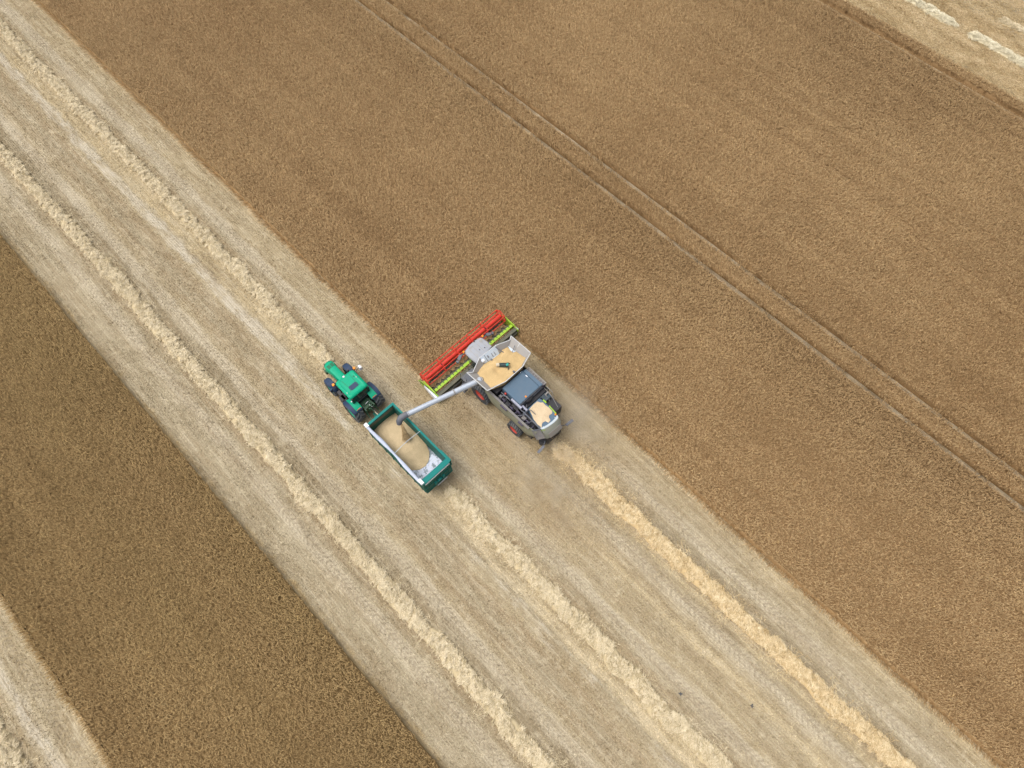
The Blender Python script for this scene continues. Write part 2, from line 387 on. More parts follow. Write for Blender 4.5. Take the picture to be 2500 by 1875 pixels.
    for xc in (-8.0, -16.6, -20.6, 0.75, -3.45, -41.0):
        d = m.math('ABSOLUTE', m.math('SUBTRACT', sx.outputs[0], xc)); u = d if u is None else m.math('MINIMUM', u, d)
    chev = m.math('SINE', m.math('MULTIPLY', m.math('ADD', sx.outputs[1], m.math('MULTIPLY', u, 0.9)), 2 * math.pi / 0.46))
    cm = m.math('MULTIPLY', m.mr(chev, -0.2, 0.8, 0, 0.42), m.mr(u, 0.30, 0.46, 1, 0))
    c = m.mix(cm, c, (0.27, 0.225, 0.16))
    return geo, sx, c, p2
def ground_mat():
    m = NT('stubble_ground'); geo, sx, c, p2 = field_bands(m)
    # drill rows
    row = m.math('SINE', m.math('MULTIPLY', m.math('ADD', sx.outputs[0], m.mr(m.noise(geo, 2.0, 3), 0, 1, -0.05, 0.05)), 2 * math.pi / 0.2))
    rowm = m.mr(p2, 0.3, 0.65, 0.35, 1.0)
    rf = m.math('MULTIPLY', m.mr(row, -1, 1, 0.0, 0.30), rowm)
    c = m.mix(rf, c, (0.23, 0.175, 0.105))
    fine = m.noise(geo, 9.0, 4, 0.75); fine2 = m.noise(m.vscale(geo, (1, .35, 1)), 22.0, 2, 0.6)
    c = m.mix(m.mr(fine, 0.46, 0.72, 0, 0.6), c, (0.20, 0.15, 0.09))
    c = m.mix(m.mr(fine, 0.30, 0.46, 0.45, 0), c, (0.54, 0.46, 0.32))
    c = m.mix(m.mr(fine2, 0.52, 0.75, 0, 0.4), c, (0.58, 0.49, 0.34))
    hgt = m.math('ADD', m.math('MULTIPLY', fine, 1.0), m.math('MULTIPLY', row, 0.12))
    m.bsdf(c, 0.9, bump=hgt, bd=0.10, bs=0.55, spec=0.15); return m.m
def litter_mat():
    m = NT('chopped_straw_and_stubble'); geo, sx, c, p2 = field_bands(m)
    at = m.n('ShaderNodeAttribute', attribute_name='tint').outputs['Fac']
    t = m.ramp(at, [(0.0, (0.58, 0.55, 0.49)), (0.5, (1.06, 1.05, 1.01)), (1.0, (1.52, 1.52, 1.46))])
    m.bsdf(m.mix(1.0, c, t, 'MULTIPLY'), 0.85, spec=0.2); return m.m
M['litter'] = litter_mat()
gb = MB(); Rg = 3000
gb.add([(-Rg, -Rg, 0), (Rg, -Rg, 0), (Rg, Rg, 0), (-Rg, Rg, 0)], [(0, 1, 2, 3)])
tag(gb.build('ground', ground_mat()), kind='structure')

# ------------------------------------------------------------------ standing wheat
def edge_noise(x, y, s): return (fbm(y * 0.45, x * 0 + s, s, 3) - 0.5)

def crop_block(name, poly, mat, label, seed, open_x=(), dens=165, ztop=0.80, dull=0.0):
    """poly: outline (ccw); stalks with drooping ears over a closed stand of stems"""
    rng = np.random.default_rng(seed)
    xs = [p[0] for p in poly]; ys = [p[1] for p in poly]
    pad = 0.5 if 'tramline' in label and 'strip' in label else 0.0
    X0, X1, Y0, Y1 = max(min(xs) - pad, -60), min(max(xs) + pad, 95), max(min(ys), -62), min(max(ys), 96)
    n = int((X1 - X0) * (Y1 - Y0) * dens)
    PX = []; PY = []
    for _ in range(max(1, n // 2000000 + 1)):
        k = n // (n // 2000000 + 1)
        x = rng.uniform(X0, X1, k); y = rng.uniform(Y0, Y1, k)
        ok = inview(x, y, 0.6, 130)
        x, y = x[ok], y[ok]
        # point in polygon, wobbling edge
        xw = x + 0.30 * edge_noise(x, y, seed) + 0.20 * (vnoise(y * 2.7, x * 0.1, seed + 3) - 0.5); yw = y + 0.4 * (vnoise(x * 2, y * 0.1, seed + 9) - 0.5)
        ins = np.zeros(len(x), bool)
        for i in range(len(poly)):
            (ax, ay), (bx, by) = poly[i], poly[(i + 1) % len(poly)]
            if ay == by: continue
            c = (ay > yw) != (by > yw)
            ins ^= c & (xw < (bx - ax) * (yw - ay) / (by - ay) + ax)
        if name == 'standing_wheat' and 'strip' in label and 'tramline' in label:
            ins |= (rng.uniform(0, 1, len(x)) < 0.45) & (fbm(x * 1.6, y * 0.9, 4) > .54) & (x > 20.7) & (x < 23.55)
        PX.append(x[ins]); PY.append(y[ins])
    x = np.concatenate(PX); y = np.concatenate(PY); n = len(x)
    h = ztop * (0.90 + 0.14 * fbm(x * 0.5, y * 0.5, seed + 5) ) + rng.normal(0, 0.032, n)
    h -= 0.06 * np.clip(0.5 - vnoise(x * 4.2, y * 4.2, seed + 8), 0, 1) + 0.03 * (np.sin(2 * math.pi * (x + .04 * vnoise(x, y, seed)) / 0.62) > 0.5)
    # lean follows the wind in slowly turning patches
    ang = 2.2 + 2.4 * (fbm(x * 0.06, y * 0.06, seed + 1) - 0.5) + rng.normal(0, 0.8, n)
    ca, sa = np.cos(ang), np.sin(ang)
    gap = np.min([np.abs(x - q) for q in (20.96, 23.28, 58.5)], 0)
    L = rng.uniform(0.09, 0.20, n) * np.where(gap < .5, 0.5, 1)
    P0 = np.stack([x, y, np.full(n, 0.30)], -1)
    P1 = np.stack([x + ca * 0.07, y + sa * 0.07, h], -1)
    P2 = np.stack([x + ca * (0.07 + L), y + sa * (0.07 + L), h - rng.uniform(-0.02, 0.11, n)], -1)
    da = ang + math.pi / 2 + rng.normal(0, 0.35, n)
    D = np.stack([np.cos(da), np.sin(da), rng.normal(0, 0.25, n)], -1)
    V, Q = strips(P0, P1, P2, D, 0.018, rng.uniform(0.022, 0.045, n), 0.018)
    t = np.clip(rng.normal(0.51 - dull, 0.16, n) + 0.16 * (vnoise(x * 4.5, y * 4.5, seed + 12) - 0.5), 0.02, 0.88)
    t -= 0.22 * np.clip(1 - (np.min([np.abs(x - q) for q in (21.30, 23.62, 58.9)], 0) / 0.16), 0, 1)  # shade along the right side of each wheel track, put into the tint
    t += 0.16 * (fbm(x * 0.05, y * 0.11, seed + 6) - 0.5) + 0.22 * (fbm(x * 0.9, y * 0.025, seed + 16) - 0.5) + 0.10 * (fbm(x * 0.35, y * 0.3, seed + 17) - 0.5)
    T = np.repeat(t, 6)
    # stems along the open edges lean out
    EV = [V]; EQ = [Q]; ET = [T]; base = len(V)
    for i in range(len(poly)):
        a = np.array(poly[i], float); b = np.array(poly[(i + 1) % len(poly)], float); ln = np.linalg.norm(b - a)
        
        if abs(a[0] - b[0]) > .01 or not any(abs(a[0] - q) < .01 for q in open_x): continue
        m = int(ln * 75); u = rng.uniform(0, 1, m); p = a + (b - a) * u[:, None]; nrm = np.array([b[1] - a[1], a[0] - b[0]]) / ln
        ok = inview(p[:, 0], p[:, 1], 0.4, 130); p = p[ok]; m = len(p)
        if not m: continue
        if abs(nrm[0]) > 0.5: p = p - np.stack([0.30 * edge_noise(p[:, 0], p[:, 1], seed), 0 * p[:, 0]], -1)
        p = p + nrm * rng.uniform(-0.12, 0.10, m)[:, None]
        out = nrm * rng.uniform(0.12, 0.55, m)[:, None]; hh = rng.uniform(0.15, 0.66, m)
        along = (b - a) / ln * rng.normal(0, 0.08, m)[:, None]
        E0 = np.column_stack([p, np.full(m, 0.0)]); E1 = np.column_stack([p + out * 0.5 + along * .5, hh * 0.7]); E2 = np.column_stack([p + out + along, hh])
        Dv = np.column_stack([np.tile((b - a) / ln, (m, 1)), np.zeros(m)])
        v, q = strips(E0, E1, E2, Dv, 0.03, 0.035, 0.02)
        EV.append(v); EQ.append(q + base); base += len(v); ET.append(np.repeat(np.where(rng.uniform(0, 1, m) < .05 + .65 * fbm(p[:, 1] * .25, p[:, 0] * 0, seed + 31), 1.6, rng.uniform(.5, .9, m)), 6))
        a3 = np.append(a + nrm * .0, 0.0); b3 = np.append(b + nrm * .0, 0.0); up3 = np.array([0, 0, .62]); back = np.append(-nrm * .10, 0)
        EV.append(np.array([a3, b3, b3 + up3 + back, a3 + up3 + back])); EQ.append(np.array([[0, 1, 2, 3]]) + base); base += 4; ET.append(np.full(4, 0.55))
    # closed mass of stems below the ears
    pl = [Vector((p[0], p[1])) for p in poly]; k = len(pl)
    ins = []
    for i in range(k):
        d1 = (pl[i] - pl[i - 1]).normalized(); d2 = (pl[(i + 1) % k] - pl[i]).normalized()
        n1 = Vector((-d1.y, d1.x)); n2 = Vector((-d2.y, d2.x)); bi = (n1 + n2); bi = bi / max(bi.length_squared, 1e-6) * 2
        ins.append(pl[i] + bi * 0.12)
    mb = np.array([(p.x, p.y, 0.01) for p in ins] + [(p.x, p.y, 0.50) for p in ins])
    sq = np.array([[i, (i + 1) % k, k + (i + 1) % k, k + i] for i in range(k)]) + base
    EV.append(mb); EQ.append(sq); ET.append(np.full(2 * k, 0.22))  # dark tint: soil-stained stems, with the shade of the track walls put in
    if k == 4: tops = [[k, k + 1, k + 2, k + 3]]
    else: tops = [[k + 0, k + 1, k + 2, k + 5], [k + 2, k + 3, k + 4, k + 5]]
    EQ.append(np.array(tops) + base)
    o = np_mesh(name, np.concatenate(EV), np.concatenate(EQ), mat, np.concatenate(ET))
    return tag(o, label, 'wheat crop', kind='stuff')

YA, YB = -300.0, 400.0
crop_block('standing_wheat', [(3.62, YA), (20.70, YA), (20.70, YB), (-4.85, YB), (-4.85, 5.05), (3.62, 5.05)], M['crop'], 'brown ripe wheat standing in front of and beside the combine, up to the first wheel track', 21, (-4.85, 3.62))
crop_block('standing_wheat', [(21.22, YA), (23.04, YA), (23.04, YB), (21.22, YB)], M['crop'], 'narrow strip of brown wheat standing between the pair of tramline tracks', 31)
crop_block('standing_wheat', [(23.54, YA), (58.18, YA), (58.18, YB), (23.54, YB)], M['crop'], 'wide block of brown wheat beyond the tramline tracks', 41)
crop_block('standing_wheat', [(58.85, YA), (60.4, YA), (60.4, YB), (58.85, YB)], M['crop'], 'thin brown wheat strip along the harvested field in the upper right corner', 51)
crop_block('standing_wheat', [(-39.4, YA), (-23.6, YA), (-23.6, YB), (-39.4, YB)], M['cropleft'], 'darker brown wheat block left of the harvested lane with the straw rows', 61, (-39.4,), dull=0.02)

# ------------------------------------------------------------------ stubble and chopped straw
def litter():
    rng = np.random.default_rng(77)
    n = 900000
    x = rng.uniform(-50, 4.2, n); y = rng.uniform(-50, 90, n)
    def region(x, y):
        cut = (x < 3.6) & ((x < -4.9) | (y < 3.0)) & ((x > -23.5) | (x < -39.6))
        return cut
    dens = 0.16 + 0.5 * fbm(x * 0.5, y * 0.15, 5) ** 2
    for c, w, a in ((-11.3, 0.7, 0.7), (-5.0, 0.6, 0.2), (-2.6, 0.6, 0.7), (-20.0, .6, 0.3), (-9.0, .5, .15), (3.2, .5, .5), (-23.2, .4, .3)):
        dens += a * np.exp(-((x - c) / w) ** 2)
    dens -= 0.35 * np.exp(-((x + 12.4) / 0.5) ** 2)
    ok = region(x, y) & inview(x, y, 0.0, 120) & (rng.uniform(0, 1, n) < dens)
    x = x[ok]; y = y[ok]; n = len(x)
    ang = rng.uniform(0, math.pi, n); L = rng.uniform(0.08, 0.26, n); z = rng.uniform(0.015, 0.07, n)
    d = np.stack([np.cos(ang), np.sin(ang), rng.normal(0, 0.12, n)], -1) * (L / 2)[:, None]
    P = np.stack([x, y, z], -1); bend = np.stack([rng.normal(0, .03, n), rng.normal(0, .03, n), rng.uniform(0, .03, n)], -1)
    D = np.stack([-np.sin(ang), np.cos(ang), rng.normal(0, .3, n)], -1)
    P0 = P - d; P2 = P + d; P0[:, 2] = np.maximum(P0[:, 2], .006); P2[:, 2] = np.maximum(P2[:, 2], .006)
    V, Q = strips(P0, P + bend, P2, D, 0.016, rng.uniform(0.016, 0.032, n), 0.014)
    # upright stubble in drill rows
    m = 420000
    row = np.round(rng.uniform(-50, 3.6, m) / 0.2) * 0.2; xs = row + rng.normal(0, 0.022, m); ys = rng.uniform(-50, 90, m)
    ok = region(xs, ys) & inview(xs, ys, 0.0, 120) & (fbm(xs * 0.8, ys * 0.2, 15) > 0.38)
    xs = xs[ok]; ys = ys[ok]; m = len(xs); hh = rng.uniform(0.07, 0.16, m)
    a = rng.uniform(0, 2 * math.pi, m); le = rng.uniform(0.0, 0.09, m)
    S0 = np.stack([xs, ys, np.zeros(m)], -1); S2 = np.stack([xs + np.cos(a) * le, ys + np.sin(a) * le, hh], -1); S1 = (S0 + S2) / 2
    a2 = rng.uniform(0, math.pi, m)
    v, q = strips(S0, S1, S2, np.stack([np.cos(a2), np.sin(a2), 0 * a2], -1), .03, .028, .022)
    t = np.repeat(np.clip(rng.normal(0.55, 0.22, n), 0, 1), 6); t2 = np.repeat(np.clip(rng.normal(0.5, 0.2, m), 0, 1), 6)
    o = np_mesh('stubble', np.concatenate([V, v]), np.concatenate([Q, q + len(V)]), M['litter'], np.concatenate([t, t2]))
    tag(o, 'short pale stubble and chopped straw on the harvested lanes around the machines', 'stubble', kind='stuff')
litter()
def farstubble():
    rng = np.random.default_rng(78); n = 230000
    x = rng.uniform(60.6, 82, n); y = rng.uniform(-25, 30, n)
    ok = inview(x, y, 0, 120); x = x[ok]; y = y[ok]; n = len(x)
    ang = 2.4 + rng.normal(0, .6, n); L = rng.uniform(.1, .3, n)
    P0 = np.stack([x, y, 0 * x + .01], -1); P2 = P0 + np.stack([np.cos(ang) * L * 1.3, np.sin(ang) * L * 1.3, rng.uniform(.04, .16, n)], -1); P1 = (P0 + P2) / 2 + np.array([0, 0, .05])
    D = np.stack([-np.sin(ang), np.cos(ang), 0 * x], -1)
    V, Q = strips(P0, P1, P2, D, .04, .045, .02)
    keep = 1
    o = np_mesh('stubble', V, Q, M['freshstraw'], np.repeat(np.clip(rng.normal(.48, .24, n) + .5 * (vnoise(x * 1.2, y * .5, 5) - .5), 0, 1), 6))
    tag(o, 'tall golden stubble on the harvested field in the upper right corner', 'stubble', kind='stuff')
farstubble()

# ------------------------------------------------------------------ straw windrows
def windrow(cx, y0, y1, hw, ht, mat, label, seed, fresh=0.0, dens=20, group='straw windrows on the stubble'):
    rng = np.random.default_rng(seed)
    st = 0.10; ny = int((y1 - y0) / st) + 1; nx = 17
    ys = np.linspace(y0, y1, ny); us = np.linspace(-1, 1, nx)
    def centre(y): return cx + 0.30 * (fbm(y * 0.10, y * 0 + 1, seed, 2) - 0.5) + 0.22 * (vnoise(y * 0.7, y * 0 + 7, seed) - 0.5)
    def half(y, side=0):
        r = 0.80 + 0.55 * (fbm(y * 0.8 + side * 31.7, y * 0 + 3, seed + 2, 3) - 0.30)
        return hw * r * np.clip((y - y0) / 1.2 + 0.25, 0.25, 1) ** 0.5 * np.clip((y1 - y) / 0.8 + 0.5, 0.5, 1) ** 0.5
    def halfu(u, y): return np.where(u > 0, half(y, 1), half(y, 0))
    def height(u, y):
        x = u * hw; y = np.asarray(y, float)
        lump = fbm(x * 2.0 + y * 0.7 + 40, y * 1.7, seed + 4, 3) - 0.45
        env = np.sqrt(np.clip(1 - u * u, 0, 1))
        e2 = np.clip((y - y0) / 1.0, 0, 1) * np.clip((y1 - y) / 0.5, 0, 1)
        return np.maximum(ht * env * (0.70 + 0.9 * lump) * (0.3 + .7 * e2), 0.0)
    Yg, Ug = np.meshgrid(ys, us, indexing='ij')
    Xg = centre(Yg) + Ug * halfu(Ug, Yg) * 0.88; Zg = height(Ug, Yg) * 0.8 + 0.004
    V = np.stack([Xg, Yg, Zg], -1).reshape(-1, 3)
    i = (np.arange(ny - 1)[:, None] * nx + np.arange(nx - 1)[None]).ravel()
    Q = np.stack([i, i + 1, i + nx + 1, i + nx], -1)
    T = np.full(len(V), 0.40)
    # tufts: each a handful of straws thrown the same way, curling outwards
    nt_ = int((y1 - y0) * hw * 2 * dens); k = 22
    tu = np.clip(rng.normal(0, 0.52, nt_), -1.5, 1.5); ty = rng.uniform(y0, y1, nt_)
    ta = np.where(rng.uniform(0, 1, nt_) < .7, 0.25 + rng.normal(0, .45, nt_), rng.uniform(0, math.pi, nt_)) * np.where(tu > 0, 1, -1) + 0.35
    tt = np.clip(rng.normal(0.68, 0.15, nt_), 0.05, 0.95); tl = rng.uniform(0.20, 0.50, nt_); tz = rng.uniform(0.0, 0.10, nt_)
    n = nt_ * k; R_ = lambda a: np.repeat(a, k)
    stray = R_(np.abs(tu) > 1.0)
    ang = R_(ta) + rng.normal(0, 0.38, n) + stray * rng.normal(0, .8, n); L = R_(tl) * rng.uniform(0.55, 1.15, n)
    u0 = R_(tu); y = R_(ty) + rng.normal(0, 0.10, n) * (1 + 2.0 * stray); x = centre(y) + u0 * halfu(u0, y) + rng.normal(0, 0.07, n) * (1 + 2.5 * stray)
    uu = np.clip((x - centre(y)) / np.maximum(halfu(u0, y), .05), -1, 1)
    z = height(uu, y) + 0.02 + R_(tz) * np.sqrt(np.clip(1 - uu * uu, 0, 1)) + rng.uniform(0, 0.04, n)
    keep = ~(stray & (rng.uniform(0, 1, n) < .35))
    d = np.stack([np.cos(ang), np.sin(ang), rng.normal(0, 0.14, n)], -1) * (L / 2)[:, None]
    P = np.stack([x, y, z], -1); P0 = P - d; P2 = P + d
    P0[:, 2] -= 0.03; P2[:, 2] -= 0.07; P0[:, 2] = np.maximum(P0[:, 2], .010); P2[:, 2] = np.maximum(P2[:, 2], .012); P[:, 2] = np.maximum(P[:, 2], .02)
    D = np.stack([-np.sin(ang), np.cos(ang), rng.normal(0, .35, n)], -1)
    t = np.clip(R_(tt) + rng.normal(0, 0.22, n) - 0.12 * stray, 0.0, 1.0)
    v, q = strips(P0[keep], P[keep], P2[keep], D[keep], .014, rng.uniform(.016, .034, n)[keep], .012)
    o = np_mesh('straw_windrow', np.concatenate([V, v]), np.concatenate([Q, q + len(V)]), mat, np.concatenate([T, np.repeat(t[keep], 6)]))
    return tag(o, label, 'straw windrow', group)
windrow(-9.95, 12.0, 92, 0.72, 0.40, M['straw'], 'pale straw windrow running ahead of the green tractor to the upper left corner', 101)
windrow(-10.2, -45, -3.0, 0.80, 0.38, M['straw'], 'straw windrow starting behind the teal trailer and running down the picture', 102)
windrow(-18.55, -34, 68, 0.74, 0.40, M['straw'], 'longest straw windrow, nearest to the darker wheat block on the left', 103)
windrow(-1.25, -50, -6.5, 0.78, 0.40, M['freshstraw'], 'fresh golden straw windrow just laid behind the combine harvester', 104, 1.0, 24)
windrow(-44.6, -14, 14, 1.25, 0.6, M['straw'], 'straw windrow cut off by the lower left corner', 105)
windrow(66.35, -3.3, 16, 0.80, 0.42, M['palestraw'], 'upper piece of the whitish broken windrow on the far harvested field', 106)
windrow(66.35, -24, -4.9, 0.80, 0.42, M['palestraw'], 'lower piece of the whitish broken windrow on the far harvested field', 107)
windrow(70.9, -24, -6.0, 0.7, 0.3, M['straw'], 'flat pale windrow in the very top right corner, beyond the broken one', 108)

# ------------------------------------------------------------------ wheels
def tyre_mb(cx, cy, r, w, rim_r, nl=20, lug=0.05, dirn=1):
    b = MB(); n = 40; cz = r
    prof = [(-w * .36, rim_r), (-w * .48, rim_r + (r - rim_r) * .35), (-w * .5, r - .13 * r), (-w * .44, r - .075 * r), (-w * .2, r - .05 * r), (w * .2, r - .05 * r), (w * .44, r - .075 * r), (w * .5, r - .13 * r), (w * .48, rim_r + (r - rim_r) * .35), (w * .36, rim_r)]
    rings = []
    for k in range(n):
        a = 2 * math.pi * k / n
        rings.append([(cx + x, cy + q * math.cos(a), cz + q * math.sin(a)) for x, q in prof])
    rings.append(rings[0]); b.loft(rings, False, False, close=True)
    carcass = b; b = MB()
    def P(x, q, a): return (cx + x, cy + q * math.cos(a), cz + q * math.sin(a))
    da = 2 * math.pi / nl
    for k in range(nl):
        for sgn in (-1, 1):
            a0 = k * da + (da / 2 if sgn > 0 else 0); a1 = a0 + dirn * da * 0.75; t = da * 0.30; q0 = r - .08 * r
            xs0, xs1 = sgn * w * -.03, sgn * w * .5
            b.hexa([P(xs0, q0, a0), P(xs1, q0 - .03 * r, a1), P(xs1, q0 - .03 * r, a1 + t), P(xs0, q0, a0 + t), P(xs0, r + lug * .05, a0), P(xs1, r - .03 * r, a1), P(xs1, r - .03 * r, a1 + t), P(xs0, r + lug * .05, a0 + t)])
    return carcass, b
def wheel(root, cx, cy, r, w, rim_r, side, rubber, rimmat, nl=20, lug=0.08):
    carcass, lugs = tyre_mb(cx, cy, r, w, rim_r, nl, lug)
    ty = carcass.build('tyre', rubber, root, smooth=True); tr = lugs.build('tread', M['lug'], ty); tr['kind'] = 'stuff'
    b = MB(); n = 28; o = cx + side * w * .40
    prof = [(o - side * .02, rim_r * 1.02), (o, rim_r * .98), (o - side * w * .10, rim_r * .86), (o - side * w * .22, rim_r * .5), (o - side * w * .10, rim_r * .42), (o - side * w * .10, .001)]
    rings = [[(x, cy + q * math.cos(2 * math.pi * k / n), r + q * math.sin(2 * math.pi * k / n)) for k in range(n)] for x, q in prof]
    b.loft(rings, False, True)
    i = cx - side * w * .40
    b.loft([[(x, cy + q * math.cos(2 * math.pi * k / n), r + q * math.sin(2 * math.pi * k / n)) for k in range(n)] for x, q in ((i, rim_r), (i + side * w * .2, rim_r * .6), (i + side * w * .2, .001))], False, True)
    for k in range(8):
        a = 2 * math.pi * k / 8; b.ball((o - side * w * .1, cy + rim_r * .33 * math.cos(a), r + rim_r * .33 * math.sin(a)), .03, 6, 4)
    b.build('rim', rimmat, ty, smooth=True)
    return ty

# ------------------------------------------------------------------ combine harvester
def combine():
    R = empty('combine_harvester', (-1.0, -0.5, 0), 'khaki and grey combine harvester with a wide red reel, unloading grain through its long tube', 'combine harvester')
    # side panels: bulged sheets
    def side(sgn, name):
        cx = -1.0; b = MB(); ys = np.linspace(0.15, -5.35 if sgn < 0 else -3.3, 23); rings = []
        for y in ys:
            t = (0.15 - y) / 5.5
            zb = 2.25 if y > -0.35 else (1.35 + .15 * math.sin(t * 9) if y > -2.4 else 1.75)
            zb = float(np.interp(y, [-5.35, -4.6, -4.2, -3.3, -2.5, -2.2, -0.6, -0.2, .15], [2.1, 1.55, 1.62, 1.72, 1.6, 1.3, 1.42, 2.1, 2.35]))
            zt = float(np.interp(y, [-5.35, -4.8, 0.15], [2.95, 3.2, 3.22]))
            off = float(np.interp(y, [-5.35, -5.0, -4.4, .15], [1.60, 1.72, 1.83, 1.85]))
            ring = []
            for k in range(7):
                u = k / 6; z = zb + (zt - zb) * u; x = off + 0.15 * math.sin(math.pi * min(1, u * 1.08)) * (0.5 if y > -.2 else 1) - 0.05 * (u > .95)
                ring.append((cx + sgn * x, y, z))
            for k in range(6, -1, -1): ring.append((ring[k][0] - sgn * 0.05, y, ring[k][2]))
            rings.append(ring)
        b.loft(rings); return b.build(name, M['khaki'], R, smooth=True)
    L = side(-1, 'side_panel'); Rr = side(1, 'side_panel')
    # dark louvre and lower trim on the left panel
    b = MB()
    for y0, y1, z0, z1 in ((-1.7, -2.4, 3.0, 3.14), (-3.7, -4.2, 2.95, 3.1)):
        for k in range(4):
            z = z0 + (z1 - z0) * k / 4; b.hexa([(-2.99 - .02, y1, z), (-2.93, y1, z), (-2.93, y0, z), (-3.01, y0, z), (-2.99, y1, z + .05), (-2.90, y1, z + .05), (-2.90, y0, z + .05), (-2.99, y0, z + .05)])
    b.build_each('louvre', M['violet'], L)
    b = MB()
    b.loft([[(-2.9, y, 3.24), (-2.72, y, 3.24), (-2.72, y, 3.17), (-2.9, y, 3.17)] for y in (0.1, -4.75)])
    b.build('top_rail', M['midgrey'], L)
    # core of the body
    b = MB(); b.box(-2.72, 0.72, -5.0, 1.7, 1.15, 2.35); b.box(-2.10, 0.70, -3.3, -0.9, 2.35, 2.86); b.box(-2.55, .55, -.85, 1.75, 2.35, 3.3)
    b.box(-2.1, -0.1, -5.5, -3.3, 2.3, 2.6)
    b.build('body_core', M['dark'], R)
    # wheels and axles
    wheel(R, -2.63, 0.80, 1.0, 0.84, 0.52, -1, M['rubber'], M['rimred'], 22); wheel(R, 0.63, 0.80, 1.0, 0.84, 0.52, 1, M['rubber'], M['rimred'], 22)
    wheel(R, -2.80, -3.30, 0.74, 0.66, 0.40, -1, M['rubber'], M['rimred'], 20); wheel(R, 0.30, -3.30, 0.74, 0.56, 0.40, 1, M['rubber'], M['rimred'], 20)
    b = MB(); b.bar((-2.5, 0.8, 1.0), (0.5, 0.8, 1.0), .34); b.bar((-2.6, -3.3, .74), (.6, -3.3, .74), .24); b.bar((-2.3, 0.8, 1.0), (-2.3, 0.8, 1.4), .4); b.bar((.3, .8, 1.0), (.3, .8, 1.4), .4)
    b.build_each('axle', M['dark'], R)
    # grain tank with flared extension
    rim = [(-3.22, 1.87, 4.1), (-2.83, 1.60, 3.95), (-1.58, 2.12, 4.1), (0.11, 2.02, 4.1), (1.36, 1.60, 3.98), (1.63, 1.80, 4.1), (1.67, -0.45, 4.1), (0.35, -0.87, 4.1), (-1.57, -0.87, 4.1), (-3.15, -0.43, 4.1)]
    inn = [(-2.50, 1.55, 3.58), (-2.40, 1.45, 3.58), (-1.45, 1.62, 3.5), (0.05, 1.58, 3.5), (0.90, 1.42, 3.55), (0.98, 1.50, 3.55), (1.08, -0.32, 3.55), (0.30, -0.62, 3.5), (-1.50, -0.62, 3.5), (-2.53, -0.28, 3.58)]
    b = MB(); n = len(rim)
    groups = {'side': [5, 9], 'rest': [0, 1, 2, 3, 4, 6, 7, 8]}
    for i in range(n):
        j = (i + 1) % n
        if i == 2: continue
        b.sheet([rim[i], rim[j], inn[j], inn[i]], 0.03)
    tank = b.build('grain_tank', M['tankgrey'], R)
    b = MB(); b.sheet([rim[2], rim[3], inn[3], inn[2]], 0.03); b.sheet([(-1.45, 1.62, 3.5), (.05, 1.58, 3.5), (.05, 1.1, 3.25), (-1.45, 1.1, 3.25)], .02)
    b.sheet([(0.98, 1.50, 3.60), (1.08, .70, 3.60), (.76, .64, 3.66), (.80, 1.0, 3.66)], .02)
    b.build_each('front_sheet', M['tankwhite'], tank)
    b = MB()
    for i in range(n): b.bar(rim[i], rim[(i + 1) % n], 0.05, 0.07)
    for i, f in ((5, .45), (9, .58)):
        j = (i + 1) % n; p = Vector(rim[i]).lerp(Vector(rim[j]), f); q = Vector(inn[i]).lerp(Vector(inn[j]), f); up = Vector((0, 0, .02))
        b.bar(p + up, q + up, 0.045)
    b.bar(inn[9], inn[0], .05); b.bar(inn[5], inn[6], .05)
    b.build('tank_rim', M['tankrim'], tank)
    b = MB()
    for x in (-1.15, -.55, -.30): b.bar((x, 2.06, 4.08), (x, 1.6, 3.62), .035)
    b.bar((0.02, 1.98, 4.05), (0.28, 1.15, 3.75), .05); b.bar((1.25, .95, 4.06), (.75, .75, 3.8), .05); b.box(-.95, -.80, 1.40, 1.55, 3.6, 3.72); b.box(.22, .36, 1.08, 1.2, 3.72, 3.8)
    b.box(-.5, -.38, -.74, -.58, 3.9, 4.06); b.box(-.98, -.9, 1.75, 1.9, 3.75, 3.95)
    b.build_each('stay', M['darkgrey'], tank)
    b = MB(); b.box(-1.62, -1.38, 1.70, 1.92, 3.8, 4.0); b.build('sensor_box', M['white'], tank)
    b = MB()   # body of the hopper below the extension
    b.loft([[(p[0], p[1], p[2] - .04) for p in inn], [(p[0] * .95 - .03, p[1] * .9 + .05, 2.6) for p in inn]]); b.build('hopper', M['khaki'], tank)
    # filling auger standing out of the heap
    b = MB(); b.tube([(-.78, .62, 3.80), (-.44, .08, 4.12)], .19, 12); b.build('filling_auger', M['blackgreen'], R, smooth=True)
    fa = R.children[-1]
    b = MB(); b.tube([(-.52, .10, 4.20), (-.38, .0, 4.28)], .11, 10); b.build('cap', M['turq'], fa)
    b = MB(); b.tube([(-1.0, .78, 3.90), (-.80, .62, 3.95)], .15, 10); b.build('outlet', M['straps'], fa)
    b = MB(); b.bar((-.46, -.10, 4.05), (-.62, -.18, 3.85), .05); b.bar((-.30, .18, 4.2), (-.2, .0, 4.1), .05); b.build_each('bracket', M['dark'], fa)
    # unloading auger
    p0 = Vector((-2.75, 0.78, 3.72)); p1 = Vector((-9.02, 2.50, 4.05))
    b = MB(); b.tube([p0, p0.lerp(p1, .36)], .235, 18); b.tube([p0.lerp(p1, .36), p1], .215, 18); b.build('unloading_auger', M['silver'], R, smooth=True); ua = R.children[-1]
    b = MB()
    for t in (.36, .37, .975, .06): b.tube([p0.lerp(p1, t - .002), p0.lerp(p1, t + .004)], .265, 18)
    b.bar(p0.lerp(p1, .40) + Vector((0, 0, -.24)), p0.lerp(p1, .93) + Vector((0, 0, -.24)), .05)
    b.build_each('flange', M['tankgrey'], ua)
    b = MB(); d = (p1 - p0).normalized()
